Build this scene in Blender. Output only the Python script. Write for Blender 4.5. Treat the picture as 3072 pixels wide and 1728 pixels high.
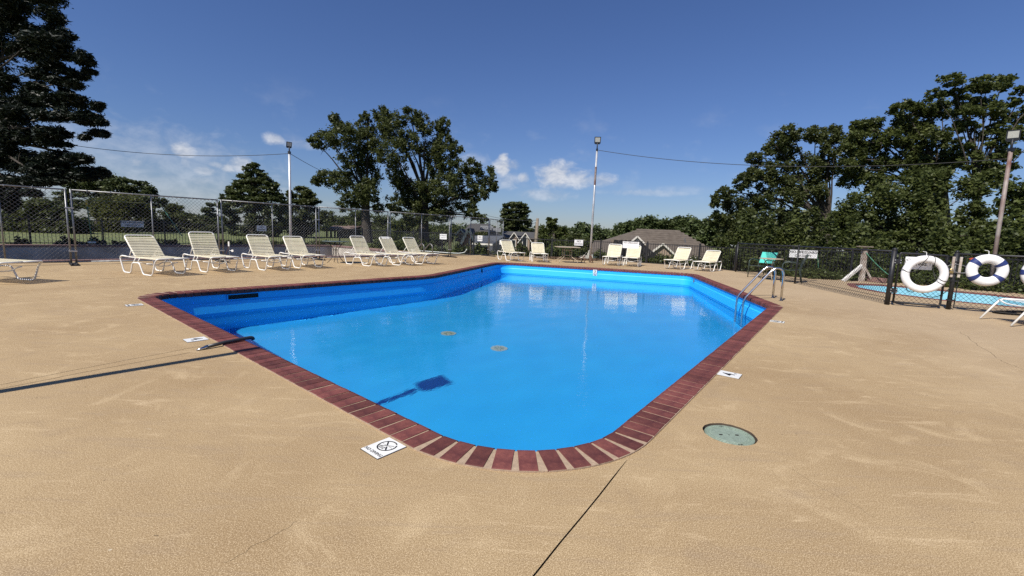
import bpy, math, random
import numpy as np
from mathutils import Vector, Matrix
from mathutils.geometry import tessellate_polygon, delaunay_2d_cdt

SC = bpy.context.scene
COL = SC.collection
for o in list(bpy.data.objects):
    bpy.data.objects.remove(o)
random.seed(7)
RNG = np.random.default_rng(7)
R = math.radians

# ------------------------------------------------------------------ camera
CAM_H, F_PX, PITCH, ROLL = 1.25, 1311.5, R(7.22), R(-2.176)
fwd = Vector((0, math.cos(PITCH), -math.sin(PITCH)))
dn0 = Vector((0, -math.sin(PITCH), -math.cos(PITCH)))
rt0 = Vector((1, 0, 0))
rt = rt0 * math.cos(ROLL) + dn0 * math.sin(ROLL)
dn = dn0 * math.cos(ROLL) - rt0 * math.sin(ROLL)
cam = bpy.data.cameras.new('camera')
cam.sensor_width = 36.0
cam.lens = 36.0 * F_PX / 3072.0
cam.clip_start, cam.clip_end = 0.05, 2500.0
camo = bpy.data.objects.new('camera', cam)
COL.objects.link(camo)
m3 = Matrix((rt, -dn, -fwd)).transposed()
camo.matrix_world = Matrix.Translation((0, 0, CAM_H)) @ m3.to_4x4()
SC.camera = camo

# ------------------------------------------------------------------ sun, sky, exposure
SUN_AZ, SUN_EL = R(40.0), R(49.0)          # direction the light travels, measured from +Y towards +X
ld = Vector((math.sin(SUN_AZ) * math.cos(SUN_EL), math.cos(SUN_AZ) * math.cos(SUN_EL), -math.sin(SUN_EL)))
sun = bpy.data.lights.new('sun', 'SUN')
sun.energy, sun.angle, sun.color = 4.5, R(0.5), (1.0, 0.945, 0.86)
suno = bpy.data.objects.new('sun', sun)
COL.objects.link(suno)
suno.rotation_euler = ld.to_track_quat('-Z', 'Y').to_euler()
suno.location = (-20, -20, 30)
try:
    sun.cycles.is_caustics_light = True
except Exception:
    pass

world = bpy.data.worlds.new('World')
SC.world = world
world.use_nodes = True
SC.view_settings.view_transform = 'Standard'
SC.view_settings.look = 'None'
SC.view_settings.exposure = 0.35
SC.view_settings.gamma = 1.0
SC.view_settings.use_curve_mapping = False
SC.cycles.use_denoising = False
SC.cycles.max_bounces = 10
SC.cycles.transparent_max_bounces = 12
SC.cycles.sample_clamp_indirect = 6.0
SC.cycles.caustics_reflective = False


class NT:
    """small helper around a node tree"""
    def __init__(s, tree):
        s.t = tree
        s.x = 0

    def n(s, kind, **kw):
        nd = s.t.nodes.new(kind)
        s.x += 40
        nd.location = (s.x, 0)
        for k, v in kw.items():
            setattr(nd, k, v)
        return nd

    def link(s, a, b):
        s.t.links.new(a, b)

    def put(s, sock, v):
        if hasattr(v, 'is_output') or hasattr(v, 'links'):
            s.t.links.new(v, sock)
        else:
            sock.default_value = v

    def math(s, op, a, b=None, clamp=False):
        nd = s.n('ShaderNodeMath', operation=op, use_clamp=clamp)
        s.put(nd.inputs[0], a)
        if b is not None:
            s.put(nd.inputs[1], b)
        return nd.outputs[0]

    def mix(s, f, a, b):
        nd = s.n('ShaderNodeMixRGB')
        s.put(nd.inputs[0], f)
        s.put(nd.inputs[1], a if hasattr(a, 'links') else (*a, 1))
        s.put(nd.inputs[2], b if hasattr(b, 'links') else (*b, 1))
        return nd.outputs[0]

    def noise(s, vec, scale, detail=4.0, rough=0.55, dist=0.0):
        nd = s.n('ShaderNodeTexNoise')
        if vec is not None:
            s.link(vec, nd.inputs['Vector'])
        nd.inputs['Scale'].default_value = scale
        nd.inputs['Detail'].default_value = detail
        nd.inputs['Roughness'].default_value = rough
        nd.inputs['Distortion'].default_value = dist
        return nd.outputs['Fac']

    def ramp(s, f, lo, hi, a=0.0, b=1.0, smooth=False):
        nd = s.n('ShaderNodeMapRange')
        if smooth:
            nd.interpolation_type = 'SMOOTHSTEP'
        s.put(nd.inputs[0], f)
        for i, v in enumerate((lo, hi, a, b)):
            nd.inputs[i + 1].default_value = v
        return nd.outputs[0]


# sky: Nishita plus cumulus clouds placed by direction (azimuth, elevation, half widths, strength)
CLOUDS = [
    ((-0.4936, 0.1621), 0.019, 0.012, .75), ((-0.641, 0.122), 0.021, 0.016, .85), ((-0.6367, 0.1031), 0.010, 0.016, .45),
    ((-0.7019, 0.0934), 0.014, 0.010, .5), ((-0.6078, 0.0907), 0.021, 0.011, .6), ((-0.59, 0.1033), 0.016, 0.008, .55),
    ((-0.5725, 0.0998), 0.014, 0.010, .75), ((-0.5487, 0.1085), 0.028, 0.016, .75), ((-0.6146, 0.0704), 0.030, 0.012, .45),
    ((-0.4498, 0.1581), 0.050, 0.010, .32), ((-0.7074, 0.103), 0.20, 0.060, .30), ((-0.679, 0.0562), 0.24, 0.045, .34),
    ((-0.0302, 0.1621), 0.012, 0.010, 1.0), ((-0.031, 0.1423), 0.024, 0.022, 1.0), ((-0.0096, 0.1467), 0.018, 0.012, .7),
    ((-0.0211, 0.117), 0.034, 0.022, .5), ((0.0152, 0.1219), 0.014, 0.012, .8), ((-0.1029, 0.1475), 0.050, 0.022, .32),
    ((0.0898, 0.1292), 0.048, 0.033, .95), ((0.1285, 0.1215), 0.055, 0.020, .8), ((0.1866, 0.1211), 0.036, 0.014, .65),
    ((0.0697, 0.0868), 0.060, 0.014, .45), ((0.0374, 0.0909), 0.014, 0.009, .5), ((0.2847, 0.0957), 0.100, 0.008, .35),
    ((0.3586, 0.1016), 0.080, 0.010, .18), ((-0.1828, 0.0935), 0.10, 0.030, .2),
]
w = NT(world.node_tree)
for nd in list(world.node_tree.nodes):
    world.node_tree.nodes.remove(nd)
sky = w.n('ShaderNodeTexSky')
sky.sky_type = 'NISHITA'
sky.sun_disc = False
sky.sun_elevation = SUN_EL
sky.sun_rotation = SUN_AZ + math.pi
sky.altitude = 300.0
sky.air_density, sky.dust_density, sky.ozone_density = 1.25, 0.25, 3.2
tc = w.n('ShaderNodeTexCoord')
sep = w.n('ShaderNodeSeparateXYZ')
w.link(tc.outputs['Generated'], sep.inputs[0])
az = w.math('ARCTAN2', sep.outputs[0], sep.outputs[1])
el = w.math('ARCSINE', sep.outputs[2])
comb = w.n('ShaderNodeCombineXYZ')
w.link(az, comb.inputs[0])
w.link(w.math('MULTIPLY', el, 1.5), comb.inputs[1])
nz1 = w.noise(comb.outputs[0], 26.0, 7.0, 0.62, 0.3)
nz2 = w.noise(comb.outputs[0], 9.0, 4.0, 0.6)
acc = None
for (a0, e0), ha, he, st in CLOUDS:
    da = w.math('DIVIDE', w.math('SUBTRACT', az, a0), ha)
    de = w.math('DIVIDE', w.math('SUBTRACT', el, e0), he)
    d2 = w.math('ADD', w.math('MULTIPLY', da, da), w.math('MULTIPLY', de, de))
    f = w.math('SUBTRACT', 1.15, d2)
    f = w.math('ADD', f, w.math('MULTIPLY', w.math('SUBTRACT', nz1, 0.5), 3.6))
    f = w.math('MULTIPLY', w.ramp(f, -0.35, 1.7, 0, 1, True), st)
    acc = f if acc is None else w.math('MAXIMUM', acc, f)
# thin streaks low over the whole horizon
band = w.math('MULTIPLY', w.ramp(el, 0.05, 0.12, 0, 1, True), w.ramp(el, 0.17, 0.30, 1, 0, True))
streak = w.math('MULTIPLY', w.math('MULTIPLY', w.ramp(nz2, 0.52, 0.74, 0, 1, True), band), 0.16)
acc = w.math('MAXIMUM', acc, streak)
shade = w.ramp(nz1, 0.35, 0.65, 0.72, 1.0)
cl = w.n('ShaderNodeVectorMath', operation='SCALE')
cl.inputs[0].default_value = (8.8, 9.1, 9.8)
w.link(shade, cl.inputs['Scale'])
tint = w.n('ShaderNodeMixRGB', blend_type='MULTIPLY')
tint.inputs[0].default_value = 1.0
w.link(sky.outputs[0], tint.inputs[1])
tint.inputs[2].default_value = (0.60, 0.72, 1.07, 1)
skymix = w.mix(acc, tint.outputs[0], cl.outputs[0])
bg = w.n('ShaderNodeBackground')
w.link(skymix, bg.inputs[0])
bg.inputs[1].default_value = 0.066
wo = w.n('ShaderNodeOutputWorld')
w.link(bg.outputs[0], wo.inputs[0])

# ------------------------------------------------------------------ materials
MATS = {}


def mat(name, col, rough=0.6, metal=0.0, var=0.0, vscale=6.0, bump=0.0, bscale=60.0, col2=None, rnd=0.0, spec=0.5, coords='Object'):
    if name in MATS:
        return MATS[name]
    m = bpy.data.materials.new(name)
    m.use_nodes = True
    k = NT(m.node_tree)
    p = m.node_tree.nodes['Principled BSDF']
    p.inputs['Roughness'].default_value = rough
    p.inputs['Metallic'].default_value = metal
    p.inputs['Specular IOR Level'].default_value = spec
    p.inputs['Base Color'].default_value = (*col, 1)
    tcn = k.n('ShaderNodeTexCoord')
    vec = tcn.outputs[coords]
    c = None
    if var or col2:
        nz = k.noise(vec, vscale, 5.0, 0.6)
        b = col2 if col2 else tuple(min(1, x * (1 + var)) for x in col)
        a = col if col2 else tuple(x * (1 - var) for x in col)
        c = k.mix(k.ramp(nz, 0.34, 0.66), a, b)
    if rnd:
        oi = k.n('ShaderNodeObjectInfo')
        hsv = k.n('ShaderNodeHueSaturation')
        k.put(hsv.inputs['Value'], k.ramp(oi.outputs['Random'], 0, 1, 1 - rnd, 1 + rnd))
        if c is None:
            hsv.inputs['Color'].default_value = (*col, 1)
        else:
            k.link(c, hsv.inputs['Color'])
        c = hsv.outputs[0]
    if c is not None:
        k.link(c, p.inputs['Base Color'])
    if bump:
        bn = k.n('ShaderNodeBump')
        bn.inputs['Strength'].default_value = bump
        bn.inputs['Distance'].default_value = 0.01
        k.link(k.noise(vec, bscale, 4.0, 0.6), bn.inputs['Height'])
        k.link(bn.outputs[0], p.inputs['Normal'])
    MATS[name] = m
    return m


def deck_material():
    m = bpy.data.materials.new('exposed_aggregate_concrete')
    m.use_nodes = True
    k = NT(m.node_tree)
    p = m.node_tree.nodes['Principled BSDF']
    p.inputs['Roughness'].default_value = 0.85
    p.inputs['Specular IOR Level'].default_value = 0.25
    tcn = k.n('ShaderNodeTexCoord')
    v = tcn.outputs['Object']
    big = k.noise(v, 0.42, 6.0, 0.62, 0.5)
    mid = k.noise(v, 2.3, 7.0, 0.68, 0.9)
    sand = k.noise(v, 75.0, 2.0, 0.6)
    fine = k.noise(v, 210.0, 2.0, 0.7)
    # brushed streaks along one direction
    mp = k.n('ShaderNodeMapping')
    k.link(v, mp.inputs['Vector'])
    mp.inputs['Rotation'].default_value = (0, 0, R(33))
    mp.inputs['Scale'].default_value = (0.8, 5.5, 1)
    streak = k.noise(mp.outputs[0], 2.0, 7.0, 0.7, 0.6)
    c = k.mix(k.ramp(big, 0.36, 0.62), (0.330, 0.224, 0.112), (0.460, 0.335, 0.180))
    c = k.mix(k.math('MULTIPLY', k.ramp(mid, 0.52, 0.70, 0, 1, True), 0.5), c, (0.63, 0.48, 0.28))
    c = k.mix(k.math('MULTIPLY', k.ramp(mid, 0.28, 0.47, 1, 0, True), 0.5), c, (0.29, 0.205, 0.122))
    c = k.mix(k.math('MULTIPLY', k.ramp(streak, 0.50, 0.70, 0, 1, True), 0.55), c, (0.325, 0.238, 0.150))
    c = k.mix(k.math('MULTIPLY', k.ramp(streak, 0.44, 0.30, 0, 1, True), 0.55), c, (0.64, 0.49, 0.295))
    c = k.mix(k.math('MULTIPLY', k.ramp(fine, 0.54, 0.36), 0.75), c, (0.185, 0.120, 0.06))
    c = k.mix(k.math('MULTIPLY', k.ramp(fine, 0.53, 0.68), 0.7), c, (0.78, 0.62, 0.40))
    c = k.mix(k.math('MULTIPLY', k.ramp(sand, 0.56, 0.70), 0.25), c, (0.66, 0.52, 0.33))
    c = k.mix(k.math('MULTIPLY', k.ramp(sand, 0.44, 0.30), 0.25), c, (0.26, 0.18, 0.10))
    # greyer old slabs to the right and at the far end
    sp = k.n('ShaderNodeSeparateXYZ')
    k.link(v, sp.inputs[0])
    g = k.math('MULTIPLY', k.ramp(k.math('ADD', sp.outputs[0], k.math('MULTIPLY', big, 4.0)), 5.0, 10.0, 0, 1, True), 0.55)
    c = k.mix(g, c, (0.41, 0.315, 0.21))
    # small dark specks
    spk = k.noise(v, 14.0, 2.0, 0.9)
    c = k.mix(k.math('MULTIPLY', k.ramp(spk, 0.735, 0.77), 0.7), c, (0.10, 0.07, 0.045))
    wht = k.noise(v, 9.0, 2.0, 0.9)
    c = k.mix(k.math('MULTIPLY', k.ramp(wht, 0.755, 0.79), 0.6), c, (0.72, 0.66, 0.52))
    k.link(c, p.inputs['Base Color'])
    bn = k.n('ShaderNodeBump')
    bn.inputs['Strength'].default_value = 0.25
    bn.inputs['Distance'].default_value = 0.002
    k.link(fine, bn.inputs['Height'])
    k.link(bn.outputs[0], p.inputs['Normal'])
    return m


def leaf_material(name, dark, light, trans=0.35):
    m = bpy.data.materials.new(name)
    m.use_nodes = True
    k = NT(m.node_tree)
    nt = m.node_tree
    for nd in list(nt.nodes):
        nt.nodes.remove(nd)
    geo = k.n('ShaderNodeNewGeometry')
    tcn = k.n('ShaderNodeTexCoord')
    a = k.noise(tcn.outputs['Object'], 0.9, 3.0, 0.6)
    r = geo.outputs['Random Per Island']
    f = k.math('ADD', k.math('MULTIPLY', k.ramp(a, 0.3, 0.7), 0.6), k.math('MULTIPLY', r, 0.4))
    c = k.mix(f, dark, light)
    d = k.n('ShaderNodeBsdfPrincipled')
    d.inputs['Roughness'].default_value = 0.5
    d.inputs['Specular IOR Level'].default_value = 0.35
    k.link(c, d.inputs['Base Color'])
    t = k.n('ShaderNodeBsdfTranslucent')
    k.link(c, t.inputs[0])
    mx = k.n('ShaderNodeMixShader')
    mx.inputs[0].default_value = trans
    k.link(d.outputs[0], mx.inputs[1])
    k.link(t.outputs[0], mx.inputs[2])
    out = k.n('ShaderNodeOutputMaterial')
    k.link(mx.outputs[0], out.inputs[0])
    return m


def water_material(name, tint=(1, 1, 1), ripple=0.05):
    m = bpy.data.materials.new(name)
    m.use_nodes = True
    k = NT(m.node_tree)
    nt = m.node_tree
    for nd in list(nt.nodes):
        nt.nodes.remove(nd)
    g = k.n('ShaderNodeBsdfGlass')
    g.inputs['Color'].default_value = (*tint, 1)
    g.inputs['IOR'].default_value = 1.333
    g.inputs['Roughness'].default_value = 0.0
    tcn = k.n('ShaderNodeTexCoord')
    v = tcn.outputs['Object']
    h1 = k.noise(v, 2.2, 3.0, 0.5, 0.8)
    h2 = k.noise(v, 11.0, 3.0, 0.55, 0.5)
    # livelier ripples in the near corner below the return inlet
    sp = k.n('ShaderNodeVectorMath', operation='DISTANCE')
    k.link(v, sp.inputs[0])
    sp.inputs[1].default_value = (0.75, 3.55, -0.45)
    near = k.ramp(sp.outputs['Value'], 0.2, 2.4, 1.0, 0.12, True)
    wv = k.n('ShaderNodeTexWave', wave_type='RINGS', rings_direction='SPHERICAL')
    mp = k.n('ShaderNodeMapping')
    k.link(v, mp.inputs['Vector'])
    mp.inputs['Location'].default_value = (-0.95, -3.35, 0.45)
    k.link(mp.outputs[0], wv.inputs['Vector'])
    wv.inputs['Scale'].default_value = 5.5
    wv.inputs['Distortion'].default_value = 9.0
    wv.inputs['Detail'].default_value = 3.0
    wv.inputs['Detail Scale'].default_value = 1.6
    h = k.math('ADD', k.math('MULTIPLY', h1, 0.45), k.math('MULTIPLY', h2, 0.22))
    h = k.math('ADD', h, k.math('MULTIPLY', k.math('MULTIPLY', wv.outputs['Fac'], near), 1.3))
    bn = k.n('ShaderNodeBump')
    bn.inputs['Strength'].default_value = ripple
    bn.inputs['Distance'].default_value = 0.06
    k.link(h, bn.inputs['Height'])
    k.link(bn.outputs[0], g.inputs['Normal'])
    out = k.n('ShaderNodeOutputMaterial')
    k.link(g.outputs[0], out.inputs[0])
    return m


M_DECK = deck_material()
M_BRICK = mat('red_coping_brick', (0.092, 0.027, 0.027), 0.75, col2=(0.185, 0.060, 0.048), vscale=14, bump=0.3, bscale=120, rnd=0.30, spec=0.3)
M_MORTAR = mat('sandy_mortar', (0.375, 0.275, 0.185), 0.9, var=0.15, vscale=30, bump=0.4, bscale=90)
M_GAP = mat('dark_joint_filler', (0.02, 0.017, 0.014), 0.95)
M_CRACK = mat('dirty_crack', (0.085, 0.062, 0.042), 0.95)
M_POOL = mat('blue_pool_paint', (0.020, 0.455, 0.95), 0.5, col2=(0.025, 0.485, 0.97), vscale=1.3, bump=0.12, bscale=18)
M_WATER = water_material('pool_water_surface', ripple=0.03)
M_WADEW = water_material('wading_water_surface', (0.93, 1.0, 0.96))
M_OLDPOOL = mat('weathered_white_plaster', (0.33, 0.29, 0.24), 0.9, col2=(0.66, 0.60, 0.52), vscale=1.1, bump=0.4, bscale=7)
M_OLDFLOOR = mat('dark_low_bounce_floor', (0.075, 0.06, 0.045), 0.9, var=0.4, vscale=2)  # unseen floor, coloured dark to cut the light it bounces onto the walls
M_KIDPOOL = mat('pale_blue_pool_paint', (0.20, 0.52, 0.66), 0.7, col2=(0.30, 0.62, 0.70), vscale=3)
M_OLDBRICK = mat('worn_coping_brick', (0.20, 0.12, 0.105), 0.8, var=0.3, vscale=9, rnd=0.2)
M_WHITE = mat('white_powder_coat', (0.80, 0.795, 0.75), 0.35, var=0.05, vscale=9)
M_STRAP = mat('cream_vinyl_strap', (0.80, 0.725, 0.505), 0.45, var=0.06, vscale=7, rnd=0.05)
M_GALV = mat('galvanised_steel', (0.23, 0.235, 0.24), 0.45, 0.6, var=0.2, vscale=14)
M_WIRE = mat('galvanised_wire', (0.19, 0.19, 0.19), 0.5, 0.4)
M_BLACKM = mat('black_coated_metal', (0.016, 0.016, 0.018), 0.45, var=0.3, vscale=20)
M_BLACKW = mat('black_vinyl_wire', (0.014, 0.014, 0.015), 0.5)
M_RUBBER = mat('black_rubber', (0.015, 0.014, 0.014), 0.8)
M_STEEL = mat('polished_stainless', (0.62, 0.61, 0.59), 0.22, 1.0, var=0.12, vscale=30)
M_LAMP = mat('black_lamp_housing', (0.012, 0.014, 0.02), 0.5)
M_LENS = mat('grey_lamp_lens', (0.42, 0.42, 0.38), 0.3, var=0.1, vscale=50)
M_POLE = mat('white_painted_steel_pole', (0.60, 0.61, 0.62), 0.42, 0.25, var=0.1, vscale=5)
M_RUSTPOLE = mat('rusty_painted_pole', (0.36, 0.33, 0.30), 0.6, 0.05, col2=(0.13, 0.055, 0.042), vscale=1.6)
M_RUST = mat('rusty_iron', (0.12, 0.05, 0.03), 0.85, var=0.4, vscale=30)
M_SIGN = mat('white_sign_board', (0.80, 0.80, 0.79), 0.45, var=0.04, vscale=4)
M_INK = mat('black_print', (0.012, 0.012, 0.014), 0.6)
M_FADED = mat('faded_black_print', (0.10, 0.10, 0.11), 0.6)
M_TILE = mat('white_ceramic_tile', (0.78, 0.775, 0.73), 0.25, var=0.05, vscale=20)
M_RING = mat('white_ring_foam', (0.80, 0.80, 0.785), 0.6, var=0.07, vscale=16, bump=0.15, bscale=60)
M_NAVY = mat('navy_strap', (0.018, 0.035, 0.15), 0.6)
M_CORD = mat('black_cord', (0.03, 0.03, 0.03), 0.7)
M_ROPEW = mat('white_rope', (0.6, 0.6, 0.57), 0.8)
M_LID = mat('grey_green_plastic', (0.24, 0.30, 0.235), 0.6, var=0.14, vscale=30, bump=0.5, bscale=110)
M_TURQ = mat('turquoise_sling', (0.10, 0.62, 0.52), 0.6)
M_GREENM = mat('dark_green_metal', (0.045, 0.065, 0.055), 0.45)
M_TAN = mat('tan_painted_metal', (0.42, 0.345, 0.245), 0.5, var=0.1, vscale=9)
M_GLASSTOP = mat('dark_green_table_top', (0.10, 0.12, 0.10), 0.25, var=0.2, vscale=12)
M_BRONZE = mat('dark_bronze_metal', (0.04, 0.028, 0.022), 0.5)
M_WOODP = mat('weathered_pole_wood', (0.20, 0.165, 0.125), 0.9, var=0.3, vscale=10, bump=0.4, bscale=30)
M_CONC = mat('chipped_painted_wood', (0.55, 0.51, 0.45), 0.85, col2=(0.30, 0.22, 0.17), vscale=6, bump=0.4, bscale=20)
M_GROPE = mat('green_rope', (0.06, 0.22, 0.13), 0.8)
M_YELLOW = mat('yellow_plastic', (0.62, 0.50, 0.10), 0.6)
M_YROPE = mat('yellow_cord', (0.42, 0.42, 0.16), 0.8)
M_HOSE = mat('white_hose', (0.62, 0.64, 0.62), 0.6)
M_BARK = mat('grey_bark', (0.055, 0.045, 0.036), 0.95, var=0.35, vscale=5, bump=0.6, bscale=14)
M_BARKL = mat('pale_bark', (0.13, 0.115, 0.095), 0.95, var=0.35, vscale=5, bump=0.6, bscale=14)
M_SHINGLE = mat('brown_roof_shingle', (0.088, 0.070, 0.054), 0.95, col2=(0.135, 0.11, 0.086), vscale=2.2, bump=0.6, bscale=10)
M_SHINGLED = mat('charcoal_roof_shingle', (0.055, 0.053, 0.053), 0.9, col2=(0.075, 0.073, 0.072), vscale=3)
M_SHINGLER = mat('reddish_roof_shingle', (0.14, 0.095, 0.08), 0.9, col2=(0.18, 0.13, 0.11), vscale=3)
M_WALLB = mat('tan_brick_wall', (0.30, 0.22, 0.165), 0.9, col2=(0.40, 0.31, 0.24), vscale=9)
M_WALLR = mat('red_brick_wall', (0.23, 0.12, 0.085), 0.9, col2=(0.30, 0.17, 0.125), vscale=9)
M_TRIM = mat('cream_trim', (0.72, 0.68, 0.60), 0.6)
M_DARKWALL = mat('dark_siding', (0.05, 0.05, 0.055), 0.8)
M_SHED = mat('grey_corrugated_metal', (0.30, 0.31, 0.325), 0.5, 0.2, var=0.12, vscale=3)
M_SHEDD = mat('slate_shed_wall', (0.075, 0.08, 0.095), 0.7)
M_PANE = mat('dark_window_pane', (0.02, 0.025, 0.03), 0.1)
M_BOARD = mat('black_board_and_gable_shade', (0.013, 0.013, 0.014), 0.85, var=0.3, vscale=4, rnd=0.3)  # also carries the shade of the gable wall beside the screen
M_GRASS = mat('mown_grass', (0.085, 0.115, 0.030), 0.95, col2=(0.155, 0.165, 0.055), vscale=0.35, bump=0.5, bscale=9)
M_LITTER = mat('dry_leaf_litter', (0.17, 0.115, 0.075), 0.95, var=0.4, vscale=12)
M_ORANGE = mat('orange_plastic', (0.45, 0.085, 0.03), 0.6)
M_BRASS = mat('brass_padlock', (0.45, 0.33, 0.14), 0.35, 0.8)
L_OAK = leaf_material('oak_leaves', (0.040, 0.056, 0.018), (0.125, 0.142, 0.046), 0.42)
L_OAK2 = leaf_material('green_oak_leaves', (0.042, 0.060, 0.017), (0.135, 0.158, 0.045), 0.42)
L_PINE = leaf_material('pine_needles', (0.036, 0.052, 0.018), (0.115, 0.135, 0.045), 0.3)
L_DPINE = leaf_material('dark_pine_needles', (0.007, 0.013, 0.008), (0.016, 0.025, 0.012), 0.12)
L_BRIGHT = leaf_material('yellow_green_leaves', (0.050, 0.060, 0.012), (0.11, 0.12, 0.024))
L_FAR = leaf_material('far_wood_leaves', (0.045, 0.066, 0.024), (0.11, 0.138, 0.045), 0.3)
L_UNDER = leaf_material('undergrowth_leaves', (0.040, 0.060, 0.016), (0.125, 0.15, 0.04))


# ------------------------------------------------------------------ mesh helpers
class MB:
    def __init__(s):
        s.v, s.f = [], []

    def add(s, vs, fs):
        b = len(s.v)
        s.v += [tuple(p) for p in vs]
        s.f += [tuple(i + b for i in f) for f in fs]
        return s

    def box(s, lo, hi, M=None):
        x0, y0, z0 = lo
        x1, y1, z1 = hi
        vs = [Vector(p) for p in ((x0, y0, z0), (x1, y0, z0), (x1, y1, z0), (x0, y1, z0), (x0, y0, z1), (x1, y0, z1), (x1, y1, z1), (x0, y1, z1))]
        if M is not None:
            vs = [M @ p for p in vs]
        return s.add(vs, [(3, 2, 1, 0), (4, 5, 6, 7), (0, 1, 5, 4), (1, 2, 6, 5), (2, 3, 7, 6), (3, 0, 4, 7)])

    def bar(s, a, b, wx, wy, up=(0, 0, 1)):
        a, b = Vector(a), Vector(b)
        d = (b - a).normalized()
        u = Vector(up)
        sx = d.cross(u)
        if sx.length < 1e-5:
            sx = d.cross(Vector((1, 0, 0)))
        sx.normalize()
        sy = sx.cross(d).normalized()
        vs = []
        for p in (a, b):
            for i, j in ((-1, -1), (1, -1), (1, 1), (-1, 1)):
                vs.append(p + sx * (i * wx / 2) + sy * (j * wy / 2))
        return s.add(vs, [(3, 2, 1, 0), (4, 5, 6, 7), (0, 1, 5, 4), (1, 2, 6, 5), (2, 3, 7, 6), (3, 0, 4, 7)])

    def tube(s, pts, r, n=8, closed=False, caps=True):
        pts = [Vector(p) for p in pts]
        m = len(pts)
        rr = r if isinstance(r, (list, tuple)) else [r] * m
        vs, fs = [], []
        prev = None
        for i, p in enumerate(pts):
            if closed:
                t = pts[(i + 1) % m] - pts[i - 1]
            else:
                t = pts[min(i + 1, m - 1)] - pts[max(i - 1, 0)]
            t.normalize()
            if prev is None:
                ref = Vector((0, 0, 1)) if abs(t.z) < 0.9 else Vector((1, 0, 0))
                a = t.cross(ref).normalized()
            else:
                a = (prev - t * prev.dot(t))
                if a.length < 1e-6:
                    a = t.orthogonal()
                a.normalize()
            prev = a
            b = t.cross(a)
            for k in range(n):
                an = 2 * math.pi * k / n
                vs.append(p + (a * math.cos(an) + b * math.sin(an)) * rr[i])
        rings = m if closed else m - 1
        for i in range(rings):
            i2 = (i + 1) % m
            for k in range(n):
                k2 = (k + 1) % n
                fs.append((i * n + k, i * n + k2, i2 * n + k2, i2 * n + k))
        if caps and not closed:
            fs.append(tuple(range(n - 1, -1, -1)))
            fs.append(tuple((m - 1) * n + k for k in range(n)))
        return s.add(vs, fs)

    def disc(s, c, r, z0, z1, n=28):
        vs, fs = [], []
        for z in (z0, z1):
            for k in range(n):
                a = 2 * math.pi * k / n
                vs.append((c[0] + r * math.cos(a), c[1] + r * math.sin(a), z))
        fs.append(tuple(range(n, 2 * n)))
        fs.append(tuple(range(n - 1, -1, -1)))
        for k in range(n):
            k2 = (k + 1) % n
            fs.append((k, k2, n + k2, n + k))
        return s.add(vs, fs)

    def mesh(s, name, m, smooth=False):
        me = bpy.data.meshes.new(name)
        me.from_pydata(s.v, [], s.f)
        if m is not None:
            me.materials.append(m)
        if smooth:
            me.polygons.foreach_set('use_smooth', [True] * len(me.polygons))
        me.update()
        return me


def fillet(pts, rad=0.04, n=4):
    """round the inner corners of a 3D polyline"""
    pts = [Vector(p) for p in pts]
    out = [pts[0]]
    for i in range(1, len(pts) - 1):
        a, b, c = pts[i - 1], pts[i], pts[i + 1]
        d1, d2 = (a - b), (c - b)
        r = min(rad, d1.length * 0.45, d2.length * 0.45)
        p0, p2 = b + d1.normalized() * r, b + d2.normalized() * r
        for k in range(n + 1):
            t = k / n
            out.append(p0 * (1 - t) ** 2 + b * 2 * t * (1 - t) + p2 * t * t)
    out.append(pts[-1])
    return out


def obj(name, data, parent=None, loc=None, rotz=None, M=None, **props):
    o = bpy.data.objects.new(name, data)
    COL.objects.link(o)
    if parent is not None:
        o.parent = parent
    if M is not None:
        o.matrix_local = M
    if loc is not None:
        o.location = loc
    if rotz is not None:
        o.rotation_euler = (0, 0, rotz)
    for k, v in props.items():
        o[k] = v
    return o


def thing(name, label, cat, loc=(0, 0, 0), rotz=0.0, group=None, data=None):
    o = obj(name, data, None, loc, rotz, label=label, category=cat)
    if group:
        o['group'] = group
    return o


def struct(name, data, parent=None, **kw):
    return obj(name, data, parent, kind='structure', **kw)


def text(s, name, parent, size, M, m=M_INK, align='CENTER', ext=0.0008):
    c = bpy.data.curves.new(name, 'FONT')
    c.body = s
    c.size = size
    c.align_x = align
    c.align_y = 'CENTER'
    c.extrude = ext
    c.resolution_u = 3
    c.offset = size * 0.02
    c.materials.append(m)
    tmp = bpy.data.objects.new('tmp', c)
    me = bpy.data.meshes.new_from_object(tmp)
    bpy.data.objects.remove(tmp)
    if not me.materials:
        me.materials.append(m)
    return obj(name, me, parent, M=M)


def frame2(o, right, up=None):
    """matrix with local X = right, local Y = up, at o"""
    x = Vector(right).normalized()
    y = Vector(up if up is not None else (0, 0, 1)).normalized()
    z = x.cross(y).normalized()
    y = z.cross(x)
    M = Matrix((x, y, z)).transposed().to_4x4()
    M.translation = Vector(o)
    return M


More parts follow.
